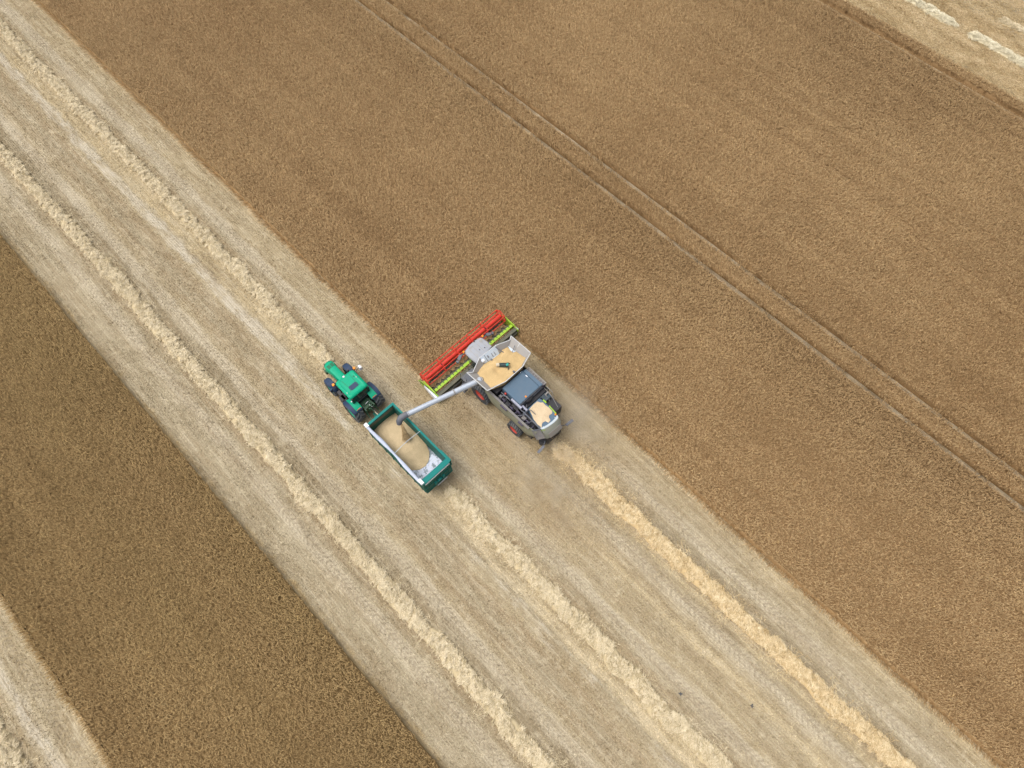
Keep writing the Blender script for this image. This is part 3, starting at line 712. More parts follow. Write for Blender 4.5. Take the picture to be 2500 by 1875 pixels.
    b.tube([p1 - d * .08, p1 + d * .22, p1 + d * .52 + Vector((0, -.03, -.07)), p1 + d * .74 + Vector((0, -.12, -.30)), p1 + d * .82 + Vector((0, -.18, -.55))], [.245, .26, .27, .25, .22], 14)
    b.build('spout', M['darkgrey'], ua, smooth=True)
    b = MB(); b.tube([(-2.65, .78, 2.6), (-2.65, .78, 3.5), (-2.8, .80, 3.75)], .26, 14); b.build('elbow', M['tankgrey'], ua, smooth=True)
    # engine cover
    b = MB(); b.prism([(-1.98, -0.93), (0.22, -0.93), (0.22, -2.90), (-1.98, -2.90)], 2.9, 3.6, .03, .03)
    b.build('engine_cover', M['hoodblue'], R); ec = R.children[-1]
    b = MB(); b.prism([(0.245, -0.98), (0.56, -1.02), (0.56, -2.92), (0.245, -2.92)], 2.9, 3.58, .02, .02); b.build('side_cover', M['hoodblue'], ec)
    b = MB(); b.box(.10, .18, -1.62, -1.42, 3.6, 3.64); b.box(-.05, .02, -1.0, -.96, 3.6, 3.7); b.build_each('latch', M['white'], ec)
    b = MB(); b.box(-1.25, -1.12, -2.84, -2.70, 3.6, 3.66); b.build('warning_plate', M['amber'], ec)
    b = MB(); b.box(-1.95, 0.55, -2.955, -2.905, 2.86, 3.50); b.box(-.55, .5, -3.02, -2.958, 3.0, 3.2); b.build('rear_panel', M['darkgrey'], ec)
    b = MB(); b.tube([(-1.4, -2.97, 3.35), (-1.1, -3.05, 3.3), (-.8, -3.0, 3.2)], .12, 10); b.build('pipe', M['dark'], ec)
    # cooling grille / railing on the right
    b = MB()
    for x in (.60, .68, .76, .84): b.bar((x, -1.05, 3.52), (x, -3.0, 3.52), .025)
    for y in np.linspace(-1.05, -3.0, 8): b.bar((.58, y, 3.5), (.86, y, 3.5), .03)
    b.bar((.86, -1.05, 3.52), (.86, -3.0, 3.52), .05); b.bar((.86, -3.0, 3.52), (.86, -3.0, 3.0), .05); b.bar((.86, -1.05, 3.52), (.86, -1.05, 3.0), .05)
    b.build('railing', M['tankgrey'], R)
    b = MB(); b.box(.57, .83, -3.0, -1.05, 2.4, 3.38); b.build('radiator_housing', M['violet'], R)
    # walkway and rear hood
    b = MB(); b.box(-2.05, .62, -3.42, -2.97, 2.62, 2.70); b.box(-.05, .62, -3.9, -3.42, 2.62, 2.70); b.build('walkway', M['deckblue'], R)
    deck = [(-1.68, -3.40), (-0.30, -3.42), (-0.22, -3.62), (-0.22, -4.6), (-0.34, -5.45), (-0.44, -5.62), (-2.02, -5.52), (-2.10, -5.35), (-2.05, -4.6), (-1.72, -3.75)]
    deck = deck[::-1]
    b = MB(); b.prism(deck, 2.6, 3.0, .06, .05); b.build('rear_hood', M['hoodblue'], R); rh = R.children[-1]
    b = MB()
    o_t = [(-2.10, -5.44), (-1.9, -5.56), (-1.5, -5.66), (-1.0, -5.72), (-.55, -5.70), (-.36, -5.58)]
    o_b = [(-2.16, -5.75), (-1.95, -6.02), (-1.5, -6.18), (-1.0, -6.24), (-.45, -6.16), (-.22, -5.85)]
    o_m = [(a[0] * .45 + c[0] * .55, a[1] * .45 + c[1] * .55 - .12) for a, c in zip(o_t, o_b)]
    rings = [[(x, y, 3.02) for x, y in o_t], [(x, y - .08, 2.93) for x, y in o_t], [(x, y, 2.5) for x, y in o_m], [(x, y, 1.8) for x, y in o_b]]
    for k in range(len(rings)):
        rings[k] = rings[k] + [(x, y + .12, z) for x, y, z in reversed(rings[k])]
    b.loft(rings); b.build('tail_fairing', M['tail'], rh, smooth=True)
    b = MB(); b.loft([[(x, y + .0, 3.05) for x, y in o_t] + [(x, y + .17, 3.05) for x, y in reversed(o_t)], [(x, y - .02, 2.99) for x, y in o_t] + [(x, y + .17, 2.99) for x, y in reversed(o_t)]]); b.build('rear_trim', M['trim'], rh)
    b = MB(); b.sheet([(-1.85, -5.98, 2.62), (-.55, -6.05, 2.62), (-.5, -6.26, 2.05), (-1.8, -6.2, 2.05)], .03); b.build('rear_plate', M['tankgrey'], rh)
    b = MB(); b.bar((-.20, -3.75, 3.02), (-.20, -4.10, 3.02), .10, .06); b.bar((-.22, -4.45, 3.02), (-.32, -5.3, 3.02), .08, .06); b.sheet([(-2.14, -5.42, 2.96), (-1.90, -5.62, 2.96), (-1.92, -5.93, 2.2), (-2.20, -5.62, 2.2)], .03)
    b.build_each('lime_stripe', M['lime'], rh)
    b = MB(); b.ball((-.42, -5.34, 3.08), .09, 10, 6); b.build('marker_lamp', M['amber'], rh)
    b = MB(); b.ball((-.62, -5.50, 3.03), .04, 8, 5); b.ball((-1.85, -5.40, 3.03), .04, 8, 5); b.build_each('bolt', M['white'], rh)
    b = MB(); b.sheet([(-2.72, -5.05, 3.0), (-2.15, -5.42, 3.0), (-2.24, -6.0, 2.45), (-2.78, -5.62, 2.3)], .04); b.build('corner_cover', M['midgrey'], R)
    # straw outlet and spreader
    b = MB(); b.hexa([(-2.0, -6.15, .75), (-.4, -6.15, .75), (-.4, -5.1, .9), (-2.0, -5.1, .9), (-2.0, -5.9, 1.9), (-.4, -5.9, 1.9), (-.4, -5.1, 1.9), (-2.0, -5.1, 1.9)]); b.build('straw_outlet', M['dark'], R)
    b = MB(); b.tube([(-2.2, -5.75, .95), (-2.2, -5.75, 1.25)], .30, 16); b.build('chaff_spreader', M['dark'], R)
    for s, nm in ((1, 'right'), (-1, 'left')):
        b = MB(); c = -1.25
        b.tube([(c + s * .95, -6.0, 1.7), (c + s * 1.30, -6.22, 1.6)], .03, 8); b.bar((c + s * 1.28, -6.22, 1.6), (c + s * 2.02, -6.28, 1.55), .22, .08); b.build('lamp_arm', M['darkgrey'], R)
    # ladder at the right rear
    b = MB(); a0, a1 = Vector((.30, -3.45, 2.95)), Vector((.42, -4.75, 1.45)); off = Vector((.34, .04, .0))
    b.bar(a0, a1, .07); b.bar(a0 + off, a1 + off, .07); b.tube([(.66, -2.95, 2.95), (.56, -3.98, 2.92), (.42, -4.9, 2.3), (.42, -5.0, 1.5)], .022, 6)
    for k in range(8):
        p = a0.lerp(a1, (k + .5) / 8); b.bar(p, p + off, .09, .04)
    b.tube([a0 + off, a0 + off + Vector((.03, .1, .55)), a0 + off + Vector((.03, -.5, .5)), a0.lerp(a1, .6) + off], .025, 6)
    b.build('ladder', M['tankgrey'], R)
    # mechanical bay along the left side
    rb = random.Random(8)
    b = MB(); b.box(-2.74, -2.06, -5.2, -0.9, 2.36, 2.45)
    for k in range(46):
        y = rb.uniform(-5.0, -1.0); x = rb.uniform(-2.68, -2.15); z = rb.uniform(2.5, 3.0)
        if rb.random() < .5: b.box(x - rb.uniform(.04, .14), x + rb.uniform(.04, .14), y - rb.uniform(.05, .22), y + rb.uniform(.05, .22), 2.42, z)
        else: b.tube([(x, y, z), (x + rb.uniform(-.1, .1), y - rb.uniform(.15, .5), z + rb.uniform(-.15, .1))], rb.uniform(.04, .12), 10)
    b.build('drive_gear', M['dark'], R)
    b = MB()
    for y, x in ((-1.5, -2.45), (-2.45, -2.5), (-3.1, -2.35), (-4.2, -2.4)): b.tube([(x - .05, y, 2.8), (x + .05, y, 2.8)], .26, 18)
    for k in range(9):
        y = -1.2 - k * .45; b.bar((-2.7, y, 3.02), (-2.3, y - rb.uniform(-.15, .15), 2.95), .05)
    b.build_each('pulley', M['violet'], R)
    b = MB(); b.tube([(-2.02, -2.05, 3.3), (-2.02, -3.15, 3.28)], .13, 12); b.tube([(-1.80, -3.0, 3.2), (-1.80, -3.55, 3.15)], .10, 10); b.build_each('exhaust', M['lavender'], R, smooth=True)
    b = MB(); b.tube([(-1.75, -3.55, 3.15), (-1.6, -3.75, 3.25), (-1.55, -4.25, 3.12)], .035, 8); b.tube([(-1.95, -3.3, 3.1), (-1.7, -3.35, 3.3), (-1.5, -3.2, 3.25)], .03, 8); b.tube([(-2.2, -3.5, 3.0), (-1.95, -3.6, 3.2), (-1.7, -3.5, 3.1)], .05, 8); b.build_each('hose', M['darkgrey'], R)
    b = MB(); b.ball((-2.05, -1.36, 3.32), .10, 10, 6); b.build('filler_cap', M['rimred'], R)
    b = MB(); b.tube([(-2.15, -.95, 3.1), (-2.15, -1.9, 3.2)], .06, 8); b.tube([(-2.4, -1.1, 3.15), (-2.1, -1.6, 3.2), (-2.15, -2.0, 3.1)], .04, 8); b.bar((-2.12, -3.4, 3.2), (-2.16, -5.35, 3.1), .07, .1); b.bar((-2.75, -3.3, 3.2), (-2.14, -3.75, 3.2), .05); b.bar((-2.75, -4.2, 3.18), (-2.14, -4.5, 3.15), .04)
    b.bar((-2.12, -2.2, 3.2), (-2.14, -3.4, 3.2), .05, .05); b.bar((-2.75, -5.0, 3.05), (-2.14, -5.38, 3.05), .06)
    b.build('frame_rail', M['darkgrey'], R)
    b = MB(); b.box(-2.55, -2.25, -3.95, -3.6, 2.8, 3.0); b.box(-2.5, -2.3, -1.3, -1.05, 2.9, 3.12); b.build_each('cover_box', M['midgrey'], R)
    # cab
    roof = [(-1.95, 2.12), (0.02, 2.30), (0.06, 2.9), (-0.02, 3.52), (-.16, 3.66), (-.7, 3.76), (-1.25, 3.74), (-1.84, 3.60), (-1.98, 3.48), (-2.0, 2.9)]
    b = MB(); c = Vector((-.97, 2.9))
    def shr(f, dy=0): return [((p[0] - c.x) * f + c.x, (p[1] - c.y) * f + c.y + dy) for p in roof]
    b.loft([[(*p, 1.75) for p in shr(.80, -.05)], [(*p, 3.40) for p in shr(.90)]]); b.build('cab', M['glass'], R); cb = R.children[-1]
    b = MB(); b.loft([[(*p, 3.40) for p in shr(.96)], [(*p, 3.48) for p in roof], [(*p, 3.62) for p in roof], [(*p, 3.70) for p in shr(.93)], [(*p, 3.72) for p in shr(.80)]]); b.build('cab_roof', M['cabroof'], cb, smooth=True)
    b = MB()
    for x in (-1.55, -1.15, -.75, -.35): b.box(x - .012, x + .012, 2.45, 3.35, 3.715, 3.735)
    b.box(-1.5, -1.1, 3.42, 3.48, 3.70, 3.74); b.box(-.45, -.2, 3.2, 3.45, 3.70, 3.74); b.build_each('roof_rib', M['tankgrey'], cb)
    b = MB(); b.box(-.82, -.72, 3.62, 3.72, 3.70, 3.80); b.box(-.55, -.50, 2.6, 2.68, 3.72, 3.78); b.box(-.98, -.92, 2.75, 2.85, 3.72, 3.75); b.build_each('aerial', M['dark'], cb)
    b = MB(); b.box(-1.75, -.2, 1.75, 2.05, 1.5, 3.35); b.build('cab_back', M['greenmech'], cb)
    for x, y in ((-2.03, 3.56), (0.08, 3.54)):
        b = MB(); b.tube([(x, y, 3.62), (x, y, 3.80)], .085, 10); b.build('beacon', M['amber'], cb, smooth=True)
    for pts in (((-1.95, 3.5, 3.45), (-2.25, 3.72, 3.25), (-2.9, 3.42, 3.15)), ((0.0, 3.5, 3.45), (.55, 3.62, 3.25), (1.12, 3.38, 3.15))):
        b = MB(); b.bar(pts[0], pts[1], .06); p, q = Vector(pts[1]), Vector(pts[2]); b.bar(p, p.lerp(q, .62), .26, .12); b.bar(p.lerp(q, .62), p.lerp(q, .78), .05); b.bar(p.lerp(q, .78), q, .22, .26); b.build('mirror', M['darkgrey'], cb)
    # steps in front of the left front wheel
    b = MB(); b.box(-3.25, -1.95, 1.95, 2.75, 1.82, 1.88)
    for k in range(4): b.box(-3.62, -3.2, 2.02 + k * .02, 2.30 + k * .02, .55 + k * .33, .60 + k * .33)
    b.bar((-3.6, 2.0, .5), (-3.3, 2.05, 1.9), .05); b.bar((-3.6, 2.34, .5), (-3.3, 2.4, 1.9), .05); b.tube([(-3.25, 2.75, 1.85), (-3.25, 2.75, 2.8), (-3.25, 2.0, 2.8), (-3.25, 2.0, 1.85)], .025, 6)
    b.build('access_steps', M['darkgrey'], R)
    # feeder house
    b = MB(); b.hexa([(-1.75, 1.7, 1.2), (-.25, 1.7, 1.2), (-.25, 3.3, .35), (-1.75, 3.3, .35), (-1.75, 1.7, 1.95), (-.25, 1.7, 1.95), (-.25, 3.3, 1.05), (-1.75, 3.3, 1.05)]); b.build('feeder_house', M['headframe'], R)
    # ------------- header
    x0, x1 = -5.50, 3.62
    b = MB()   # table: floor, back wall
    b.loft([[(x, 4.95, .10), (x, 4.2, .12), (x, 3.75, .20), (x, 3.42, .45), (x, 3.36, 1.12), (x, 3.30, 1.12), (x, 3.34, .40), (x, 3.7, .10), (x, 4.95, .06)] for x in (x0, x1)])
    b.box(x0, x1, 2.95, 3.10, .55, .75); b.box(x0, x1, 3.05, 3.30, 1.0, 1.10); b.box(x0, -1.9, 3.1, 3.3, .2, .35); b.box(-.1, x1, 3.1, 3.3, .2, .35)
    for x in np.linspace(x0 + .1, x1 - .1, 12): b.bar((x, 3.02, .3), (x, 3.28, 1.05), .08)
    for s in (-1, 1):
        c = -1.0; b.bar((c + s * .9, 2.9, .7), (c + s * 2.6, 3.05, .65), .10)
    b.build('header', M['headframe'], R); H = R.children[-1]
    b = MB(); b.box(x0 + .12, x1 - .05, 3.52, 3.74, 1.14, 1.20); b.box(x0 + .12, x1 - .05, 3.70, 3.78, 1.02, 1.17); b.build('top_strip', M['lime'], H)
    b = MB()
    for x in np.linspace(x0 + .4, x1 - .4, 24):
        if abs(x + .95) > 1.0: b.box(x - .03, x + .03, 3.62, 3.80, 1.18, 1.215)
    b.build_each('clip', M['dark'], H)
    # intake auger with flights
    b = MB(); b.tube([(x0 + .15, 4.02, .55), (x1 - .15, 4.02, .55)], .17, 14)
    for s, xa, xb in ((1, x0 + .2, -1.5), (-1, x1 - .2, -.4)):
        m = 90; rings = []
        for k in range(m + 1):
            t = k / m; a = s * t * 2 * math.pi * 7; x = xa + (xb - xa) * t
            rings.append([(x, 4.02 + .15 * math.cos(a), .55 + .15 * math.sin(a)), (x, 4.02 + .31 * math.cos(a), .55 + .31 * math.sin(a)), (x + .02, 4.02 + .31 * math.cos(a), .55 + .31 * math.sin(a)), (x + .02, 4.02 + .15 * math.cos(a), .55 + .15 * math.sin(a))])
        b.loft(rings)
    b.build('intake_auger', M['headframe'], H, smooth=True)
    b = MB(); b.box(x0, x1, 4.93, 5.03, .06, .11)
    for x in np.arange(x0, x1, .15): b.hexa([(x - .02, 5.0, .07), (x + .02, 5.0, .07), (x + .008, 5.14, .07), (x - .008, 5.14, .07), (x - .02, 5.0, .10), (x + .02, 5.0, .10), (x + .008, 5.14, .08), (x - .008, 5.14, .08)])
    b.build('cutter_bar', M['dark'], H)
    # end walls with crop dividers
    for s, xe in ((-1, x0), (1, x1)):
        b = MB()
        prof = [(2.95, .15), (5.2, .08), (5.75, .25), (5.25, .75), (4.3, 1.02), (3.6, 1.22), (2.95, 1.1)]
        b.loft([[(xe + s * .0, y, z) for y, z in prof], [(xe + s * .06, y, z) for y, z in prof]]); b.build('divider', M['lime'], H); dv = H.children[-1]
        b = MB(); b.hexa([(xe + s * .07, 3.1, .25), (xe + s * .30, 3.1, .25), (xe + s * .12, 4.9, .2), (xe + s * .07, 4.9, .2), (xe + s * .07, 3.1, .92), (xe + s * .24, 3.1, .85), (xe + s * .10, 4.9, .60), (xe + s * .07, 4.9, .62)]); b.build('side_shield', M['white'], dv)
        b = MB(); b.bar((xe + s * .03, 3.45, 1.24), (xe + s * .03, 4.9, 1.32), .09); b.bar((xe + s * .03, 4.05, .95), (xe + s * .03, 4.4, 1.25), .05); b.build('reel_arm', M['lime'], dv)
        b = MB(); b.bar((xe + s * .08, 4.3, 1.0), (xe + s * .08, 5.5, .55), .05); b.build('dark_edge', M['dark'], dv)
    # reel: six bars on spiders
    cy, cz, rr = 4.94, 1.38, .61; ra, rbx = x0 + .12, x1 - .14
    b = MB(); angs = [math.radians(20 + 60 * k) for k in range(6)]
    for a in angs:
        y, z = cy + rr * math.cos(a), cz + rr * math.sin(a); b.tube([(ra, y, z), (rbx, y, z)], .038, 8)
    for x in (ra, -3.48, -1.75, -.12, 1.52, rbx):
        for k, a in enumerate(angs):
            p = (x, cy + rr * math.cos(a), cz + rr * math.sin(a)); q = angs[(k + 1) % 6]
            b.bar((x, cy, cz), p, .05, .035)
            b.bar(p, (x, cy + rr * math.cos(q), cz + rr * math.sin(q)), .05 if x in (ra, rbx) else .03, .09 if x in (ra, rbx) else .04)
    b.build('reel', M['red'], H); rl = H.children[-1]
    b = MB()
    for a in angs:
        y, z = cy + rr * math.cos(a), cz + rr * math.sin(a)
        for x in np.arange(ra + .1, rbx, .16): b.add([(x - .006, y, z), (x + .006, y, z), (x, y - .05, z - .24)], [(0, 1, 2)])
    b.build('tine_row', M['dark'], H)['kind'] = 'stuff'
    b = MB(); b.tube([(ra + .02, cy, cz), (rbx - .02, cy, cz)], .175, 18); b.build('reel_tube', M['red'], H, smooth=True)
    b = MB()
    for x in (-3.44, 1.56): b.tube([(x - .05, cy, cz), (x + .05, cy, cz)], .185, 18)
    b.build_each('tube_joint', M['dark'], H)
    b = MB(); b.bar((-1.9, 3.0, .9), (-3.1, 3.05, .9), .06); b.bar((-2.2, 2.6, 1.3), (-2.6, 3.1, .9), .08); b.tube([(-1.9, 2.4, 1.8), (-2.4, 2.8, 1.5), (-2.3, 3.1, 1.1)], .04, 8); b.tube([(-1.8, 2.5, 1.7), (-2.2, 2.9, 1.6), (-2.0, 3.2, 1.1)], .04, 8); b.bar((-3.2, 2.95, .75), (-4.6, 2.92, .7), .06); b.build('coupling', M['dark'], H)
combine()

def cut_crop():
    rng = np.random.default_rng(12); n = 5200
    x = rng.uniform(-5.3, 3.4, n); y = rng.uniform(3.62, 4.75, n); z = np.interp(y, [3.6, 3.9, 4.75], [.34, .30, .20]) + rng.uniform(0, .22, n) * (1 - np.abs(y - 4.1))
    a = rng.normal(1.4, .7, n); L = rng.uniform(.15, .5, n); d = np.stack([np.cos(a), np.sin(a), rng.normal(0, .2, n)], -1) * (L / 2)[:, None]
    P = np.stack([x, y, z], -1); P0 = P - d; P2 = P + d
    for q in (P0, P2): q[:, 1] = np.clip(q[:, 1], 3.55, 4.9); q[:, 2] = np.maximum(q[:, 2], .22)
    V, Q = strips(P0, P, P2, np.stack([-np.sin(a), np.cos(a), 0 * a], -1), .018, .034, .018)
    tag(np_mesh('cut_wheat', V, Q, M['crop'], np.repeat(np.clip(rng.normal(.5, .2, n), 0, .85), 6)), 'cut brown wheat stalks lying on the header floor under the red reel', 'cut wheat', kind='stuff')
cut_crop()
# grain in the tank: heap with a hollow by the filling auger
def heap(name, outline, zfun, mat, zb, label, cat, nr=14, seed=3, rim_drop=0.0):
    c = np.mean(np.array(outline), 0); b = MB(); rings = []
    m = 8; out = []
    for i in range(len(outline)):
        p, q = np.array(outline[i]), np.array(outline[(i + 1) % len(outline)])
        for k in range(m): out.append(p + (q - p) * k / m)
    out = np.array(out)
    rings.append([(p[0], p[1], zb) for p in out])
    for k in range(nr):
        f = 1 - k / nr; rings.append([(x, y, zfun(x, y, f)) for x, y in (c + (out - c) * f)])
    rings.append([(c[0] + .02 * math.cos(2 * math.pi * i / len(out)), c[1] + .02 * math.sin(2 * math.pi * i / len(out)), zfun(c[0], c[1], 0)) for i in range(len(out))])
    b.loft(rings)
    o = b.build(name, mat, None, (float(c[0]), float(c[1]), zb), smooth=True); return tag(o, label, cat)
def ztank(x, y, f):
    z = 3.93 - 0.25 * f ** 2 + 0.05 * (float(fbm(x * 2.5, y * 2.5, 3)) - .5)
    z -= 0.26 * math.exp(-(((x + 1.13) / .42) ** 2 + ((y - .45) / .34) ** 2))
    z -= 0.10 * max(0, min(1, (y - .85) / .8))
    z += 0.16 * max(0, min(1, (-.1 - y) / .6))
    return z
heap('grain_heap', [(-2.56, 1.46), (-2.66, -.30), (-1.57, -.76), (.40, -.76), (1.20, -.36), (1.08, .60), (.82, .75), (.90, 1.46), (.40, 1.56), (0.10, 1.42), (-.90, 1.52), (-1.5, 1.66), (-2.1, 1.66)], ztank, M['grain'], 3.30, 'golden wheat grain heaped in the open tank of the combine harvester', 'grain heap')
def spill(x, y, f): return 3.012 + 0.055 * (1 - f ** 3) + .02 * float(vnoise(x * 4, y * 4, 2))
heap('spilled_grain', [(-1.58, -3.55), (-1.05, -3.50), (-.62, -3.52), (-.52, -3.78), (-.36, -3.90), (-.40, -4.22), (-.34, -4.52), (-.36, -4.95), (-.55, -5.08), (-.78, -5.02), (-.95, -5.12), (-1.02, -5.38), (-1.30, -5.42), (-1.38, -5.16), (-1.62, -5.10), (-1.86, -5.20), (-1.98, -5.34), (-2.02, -4.95), (-1.93, -4.4), (-1.74, -4.0)], spill, M['grain3'], 3.008, 'thin pale layer of spilled grain on the rear hood of the combine', 'spilled grain', 6)

# ------------------------------------------------------------------ tractor
def tractor():
    cx = -10.27
    R = empty('tractor', (cx, 8.5, 0), 'bright green tractor with dark blue mudguards, coupled to the teal grain trailer', 'tractor')
    def sx(a, b): return cx + a, cx + b
    # hood
    b = MB()
    sec = [(9.45, .36, 1.15, 2.02), (10.2, .36, 1.1, 1.96), (10.9, .37, 1.05, 1.90), (11.3, .44, 1.0, 1.84), (11.62, .42, .98, 1.74), (11.85, .28, 1.0, 1.55)]
    rings = []
    for y, w, z0, z1 in sec:
        rings.append([(cx - w, y, z0), (cx - w, y, z1 - .18), (cx - w * .85, y, z1 - .05), (cx - w * .5, y, z1), (cx + w * .5, y, z1), (cx + w * .85, y, z1 - .05), (cx + w, y, z1 - .18), (cx + w, y, z0)])
    b.loft(rings); b.build('hood', M['green'], R, smooth=True); hd = R.children[-1]
    b = MB()
    for s in (-1, 1): b.hexa([(cx + s * .03, 11.0, 1.86), (cx + s * .30, 11.0, 1.84), (cx + s * .31, 11.4, 1.79), (cx + s * .03, 11.4, 1.80), (cx + s * .03, 11.0, 1.905), (cx + s * .30, 11.0, 1.89), (cx + s * .31, 11.4, 1.835), (cx + s * .03, 11.4, 1.845)])
    b.build_each('grille', M['greendark'], hd)
    b = MB(); b.box(cx - .30, cx + .30, 11.80, 11.92, .95, 1.45); b.build('front_grille', M['dark'], hd)
    for s in (-1, 1):
        b = MB(); b.hexa([(cx + s * .20, 11.75, 1.5), (cx + s * .36, 11.62, 1.5), (cx + s * .36, 11.55, 1.55), (cx + s * .20, 11.65, 1.55), (cx + s * .20, 11.80, 1.62), (cx + s * .38, 11.66, 1.62), (cx + s * .36, 11.55, 1.72), (cx + s * .20, 11.65, 1.72)]); b.build('headlight', M['glass'], hd)
    b = MB(); b.box(cx - .55, cx + .55, 11.45, 11.7, .55, .95); b.bar((cx - .42, 11.6, .7), (cx - .45, 12.1, .55), .08); b.bar((cx + .42, 11.6, .7), (cx + .45, 12.1, .55), .08); b.bar((cx - .2, 11.7, 1.3), (cx - .28, 12.0, 1.0), .05); b.bar((cx + .3, 11.7, 1.5), (cx + .5, 11.85, 1.5), .04); b.build('front_hitch', M['greenmech'], R)
    b = MB(); b.box(cx - .32, cx + .32, 6.6, 11.5, .6, 1.15); b.box(cx - .75, cx + .75, 6.8, 7.4, .75, 1.3); b.bar((cx - 1.0, 10.1, .75), (cx + 1.0, 10.1, .75), .2); b.bar((cx - 1.0, 7.0, 1.05), (cx + 1.0, 7.0, 1.05), .3); b.build('chassis', M['greenmech'], R)
    for s in (-1, 1):
        wheel(R, cx + s * .98, 10.05, .76, .58, .40, s, M['rubber2'], M['green'], 20)
        wheel(R, cx + s * 1.03, 7.0, 1.04, .80, .55, s, M['rubber2'], M['green'], 16, .12)
        # front mudguard
        b = MB(); rings = []
        for k in range(9):
            a = math.radians(28 + 128 * k / 8); r = .86; e = .16 * abs(k / 4 - 1) ** 3
            y, z = 10.15 + r * math.cos(a), .78 + r * math.sin(a)
            rings.append([(cx + s * (.69 + e), y, z - .05), (cx + s * (.73 + e), y, z), (cx + s * (1.22 - e), y, z), (cx + s * (1.28 - e), y, z - .08), (cx + s * (1.24 - e), y, z - .06), (cx + s * (.73 + e), y, z - .05)])
        b.loft(rings); b.build('front_mudguard', M['navy'], R, smooth=True)
        # rear mudguards: inner green, outer dark
        b = MB(); rings = []
        for k in range(9):
            a = math.radians(48 + 75 * k / 8); r = 1.16; y, z = 7.0 + r * math.cos(a), 1.02 + r * math.sin(a)
            rings.append([(cx + s * .52, y, z - .05), (cx + s * .52, y, z), (cx + s * 1.08, y, z), (cx + s * 1.08, y, z - .05)])
        b.loft(rings); b.build('rear_mudguard', M['green'], R, smooth=True); rm = R.children[-1]
        b = MB(); rings = []
        for k in range(11):
            a = math.radians(28 + 95 * k / 10); r = 1.15; y, z = 7.0 + r * math.cos(a), 1.02 + r * math.sin(a); w = float(np.interp(k, [0, 2, 8, 10], [.2, .34, .36, .3]))
            rings.append([(cx + s * 1.085, y, z - .06), (cx + s * 1.085, y, z - .01), (cx + s * (1.085 + w), y, z - .03), (cx + s * (1.085 + w), y, z - .12)])
        b.loft(rings)
        rings = []
        for k in range(5):
            a = math.radians(122 + 6 * k / 4); r = 1.14; y, z = 7.0 + r * math.cos(a), 1.02 + r * math.sin(a)
            rings.append([(cx + s * .54, y, z - .06), (cx + s * .54, y, z - .01), (cx + s * 1.38, y, z - .02), (cx + s * 1.38, y, z - .08)])
        b.loft(rings); b.build('mudguard_extension', M['navy'], rm, smooth=True)
        b = MB(); b.bar((cx + s * .6, 6.40, 2.02), (cx + s * 1.02, 6.40, 2.02), .05, .05); b.build('tail_lamp', M['rimred'], rm)
        b = MB(); b.box(cx + s * .85 - .05, cx + s * .85 + .05, 7.2, 7.3, 2.16, 2.2); b.build('switch', M['dark' if s > 0 else 'white'], rm)
    # cab
    b = MB(); lo = rrect(cx - .78, cx + .78, 6.95, 8.95, .12); hi = rrect(cx - .84, cx + .84, 7.10, 8.90, .12)
    b.loft([[(*p, 1.3) for p in lo], [(*p, 2.2) for p in lo], [(*p, 2.92) for p in hi]]); b.build('cab', M['glass'], R); cb = R.children[-1]
    b = MB()
    for x, y in ((-.80, 8.90), (.80, 8.90), (-.80, 7.0), (.80, 7.0), (-.82, 8.0), (.82, 8.0)): b.bar((cx + x * .98, y, 1.3), (cx + x * 1.04, y, 2.95), .09)
    b.bar((cx - .8, 6.93, 2.1), (cx + .8, 6.93, 2.1), .08); b.build_each('cab_pillar', M['dark'], cb)
    b = MB(); r0 = rrect(cx - .93, cx + .93, 7.02, 9.05, .26, 6)
    def sc(f): return [((p[0] - cx) * f + cx, (p[1] - 8.03) * f + 8.03) for p in r0]
    b.loft([[(*p, 2.90) for p in sc(.95)], [(*p, 2.96) for p in r0], [(*p, 3.05) for p in r0], [(*p, 3.12) for p in sc(.95)], [(*p, 3.17) for p in sc(.80)], [(*p, 3.155) for p in sc(.77)], [(*p, 3.17) for p in sc(.60)]]); b.build('cab_roof', M['green'], cb, smooth=True)
    b = MB()
    for s in (-1, 1): b.bar((cx + s * .42, 8.75, 3.165), (cx + s * .34, 7.65, 3.18), .025, .03); b.bar((cx + s * .34, 7.65, 3.18), (cx + s * .72, 7.25, 3.12), .025, .03)
    b.bar((cx - .8, 8.83, 3.125), (cx + .8, 8.83, 3.125), .03, .025); b.build_each('roof_groove', M['greendark'], cb)
    b = MB(); b.prism(rrect(cx - .40, cx + .40, 7.50, 7.95, .14), 3.14, 3.19); b.build('roof_hatch', M['navy'], cb)
    b = MB(); b.tube([(cx - .05, 8.95, 3.08), (cx - .05, 8.95, 3.16)], .10, 12); b.ball((cx + .68, 8.2, 3.17), .05); b.ball((cx - .75, 7.6, 3.15), .05); b.build_each('aerial', M['tankrim'], cb)
    b = MB(); b.box(cx + .50, cx + .60, 8.35, 8.47, 3.15, 3.19); b.build('vent', M['greendark'], cb)
    for s in (-1, 1):
        b = MB(); b.tube([(cx + s * 1.08, 9.03, 2.92), (cx + s * 1.08, 9.03, 3.08)], .11, 12); b.build('beacon', M['amber'], cb, smooth=True)
        b = MB(); b.bar((cx + s * .9, 9.0, 2.9), (cx + s * 1.08, 9.03, 2.9), .05); b.bar((cx + s * .85, 8.98, 2.4), (cx + s * 1.5, 9.1, 2.5), .04); b.bar((cx + s * 1.0, 9.0, 2.9), (cx + s * .95, 8.99, 2.4), .04); b.build('mirror_arm', M['dark'], cb); ma = cb.children[-1]
        b = MB()
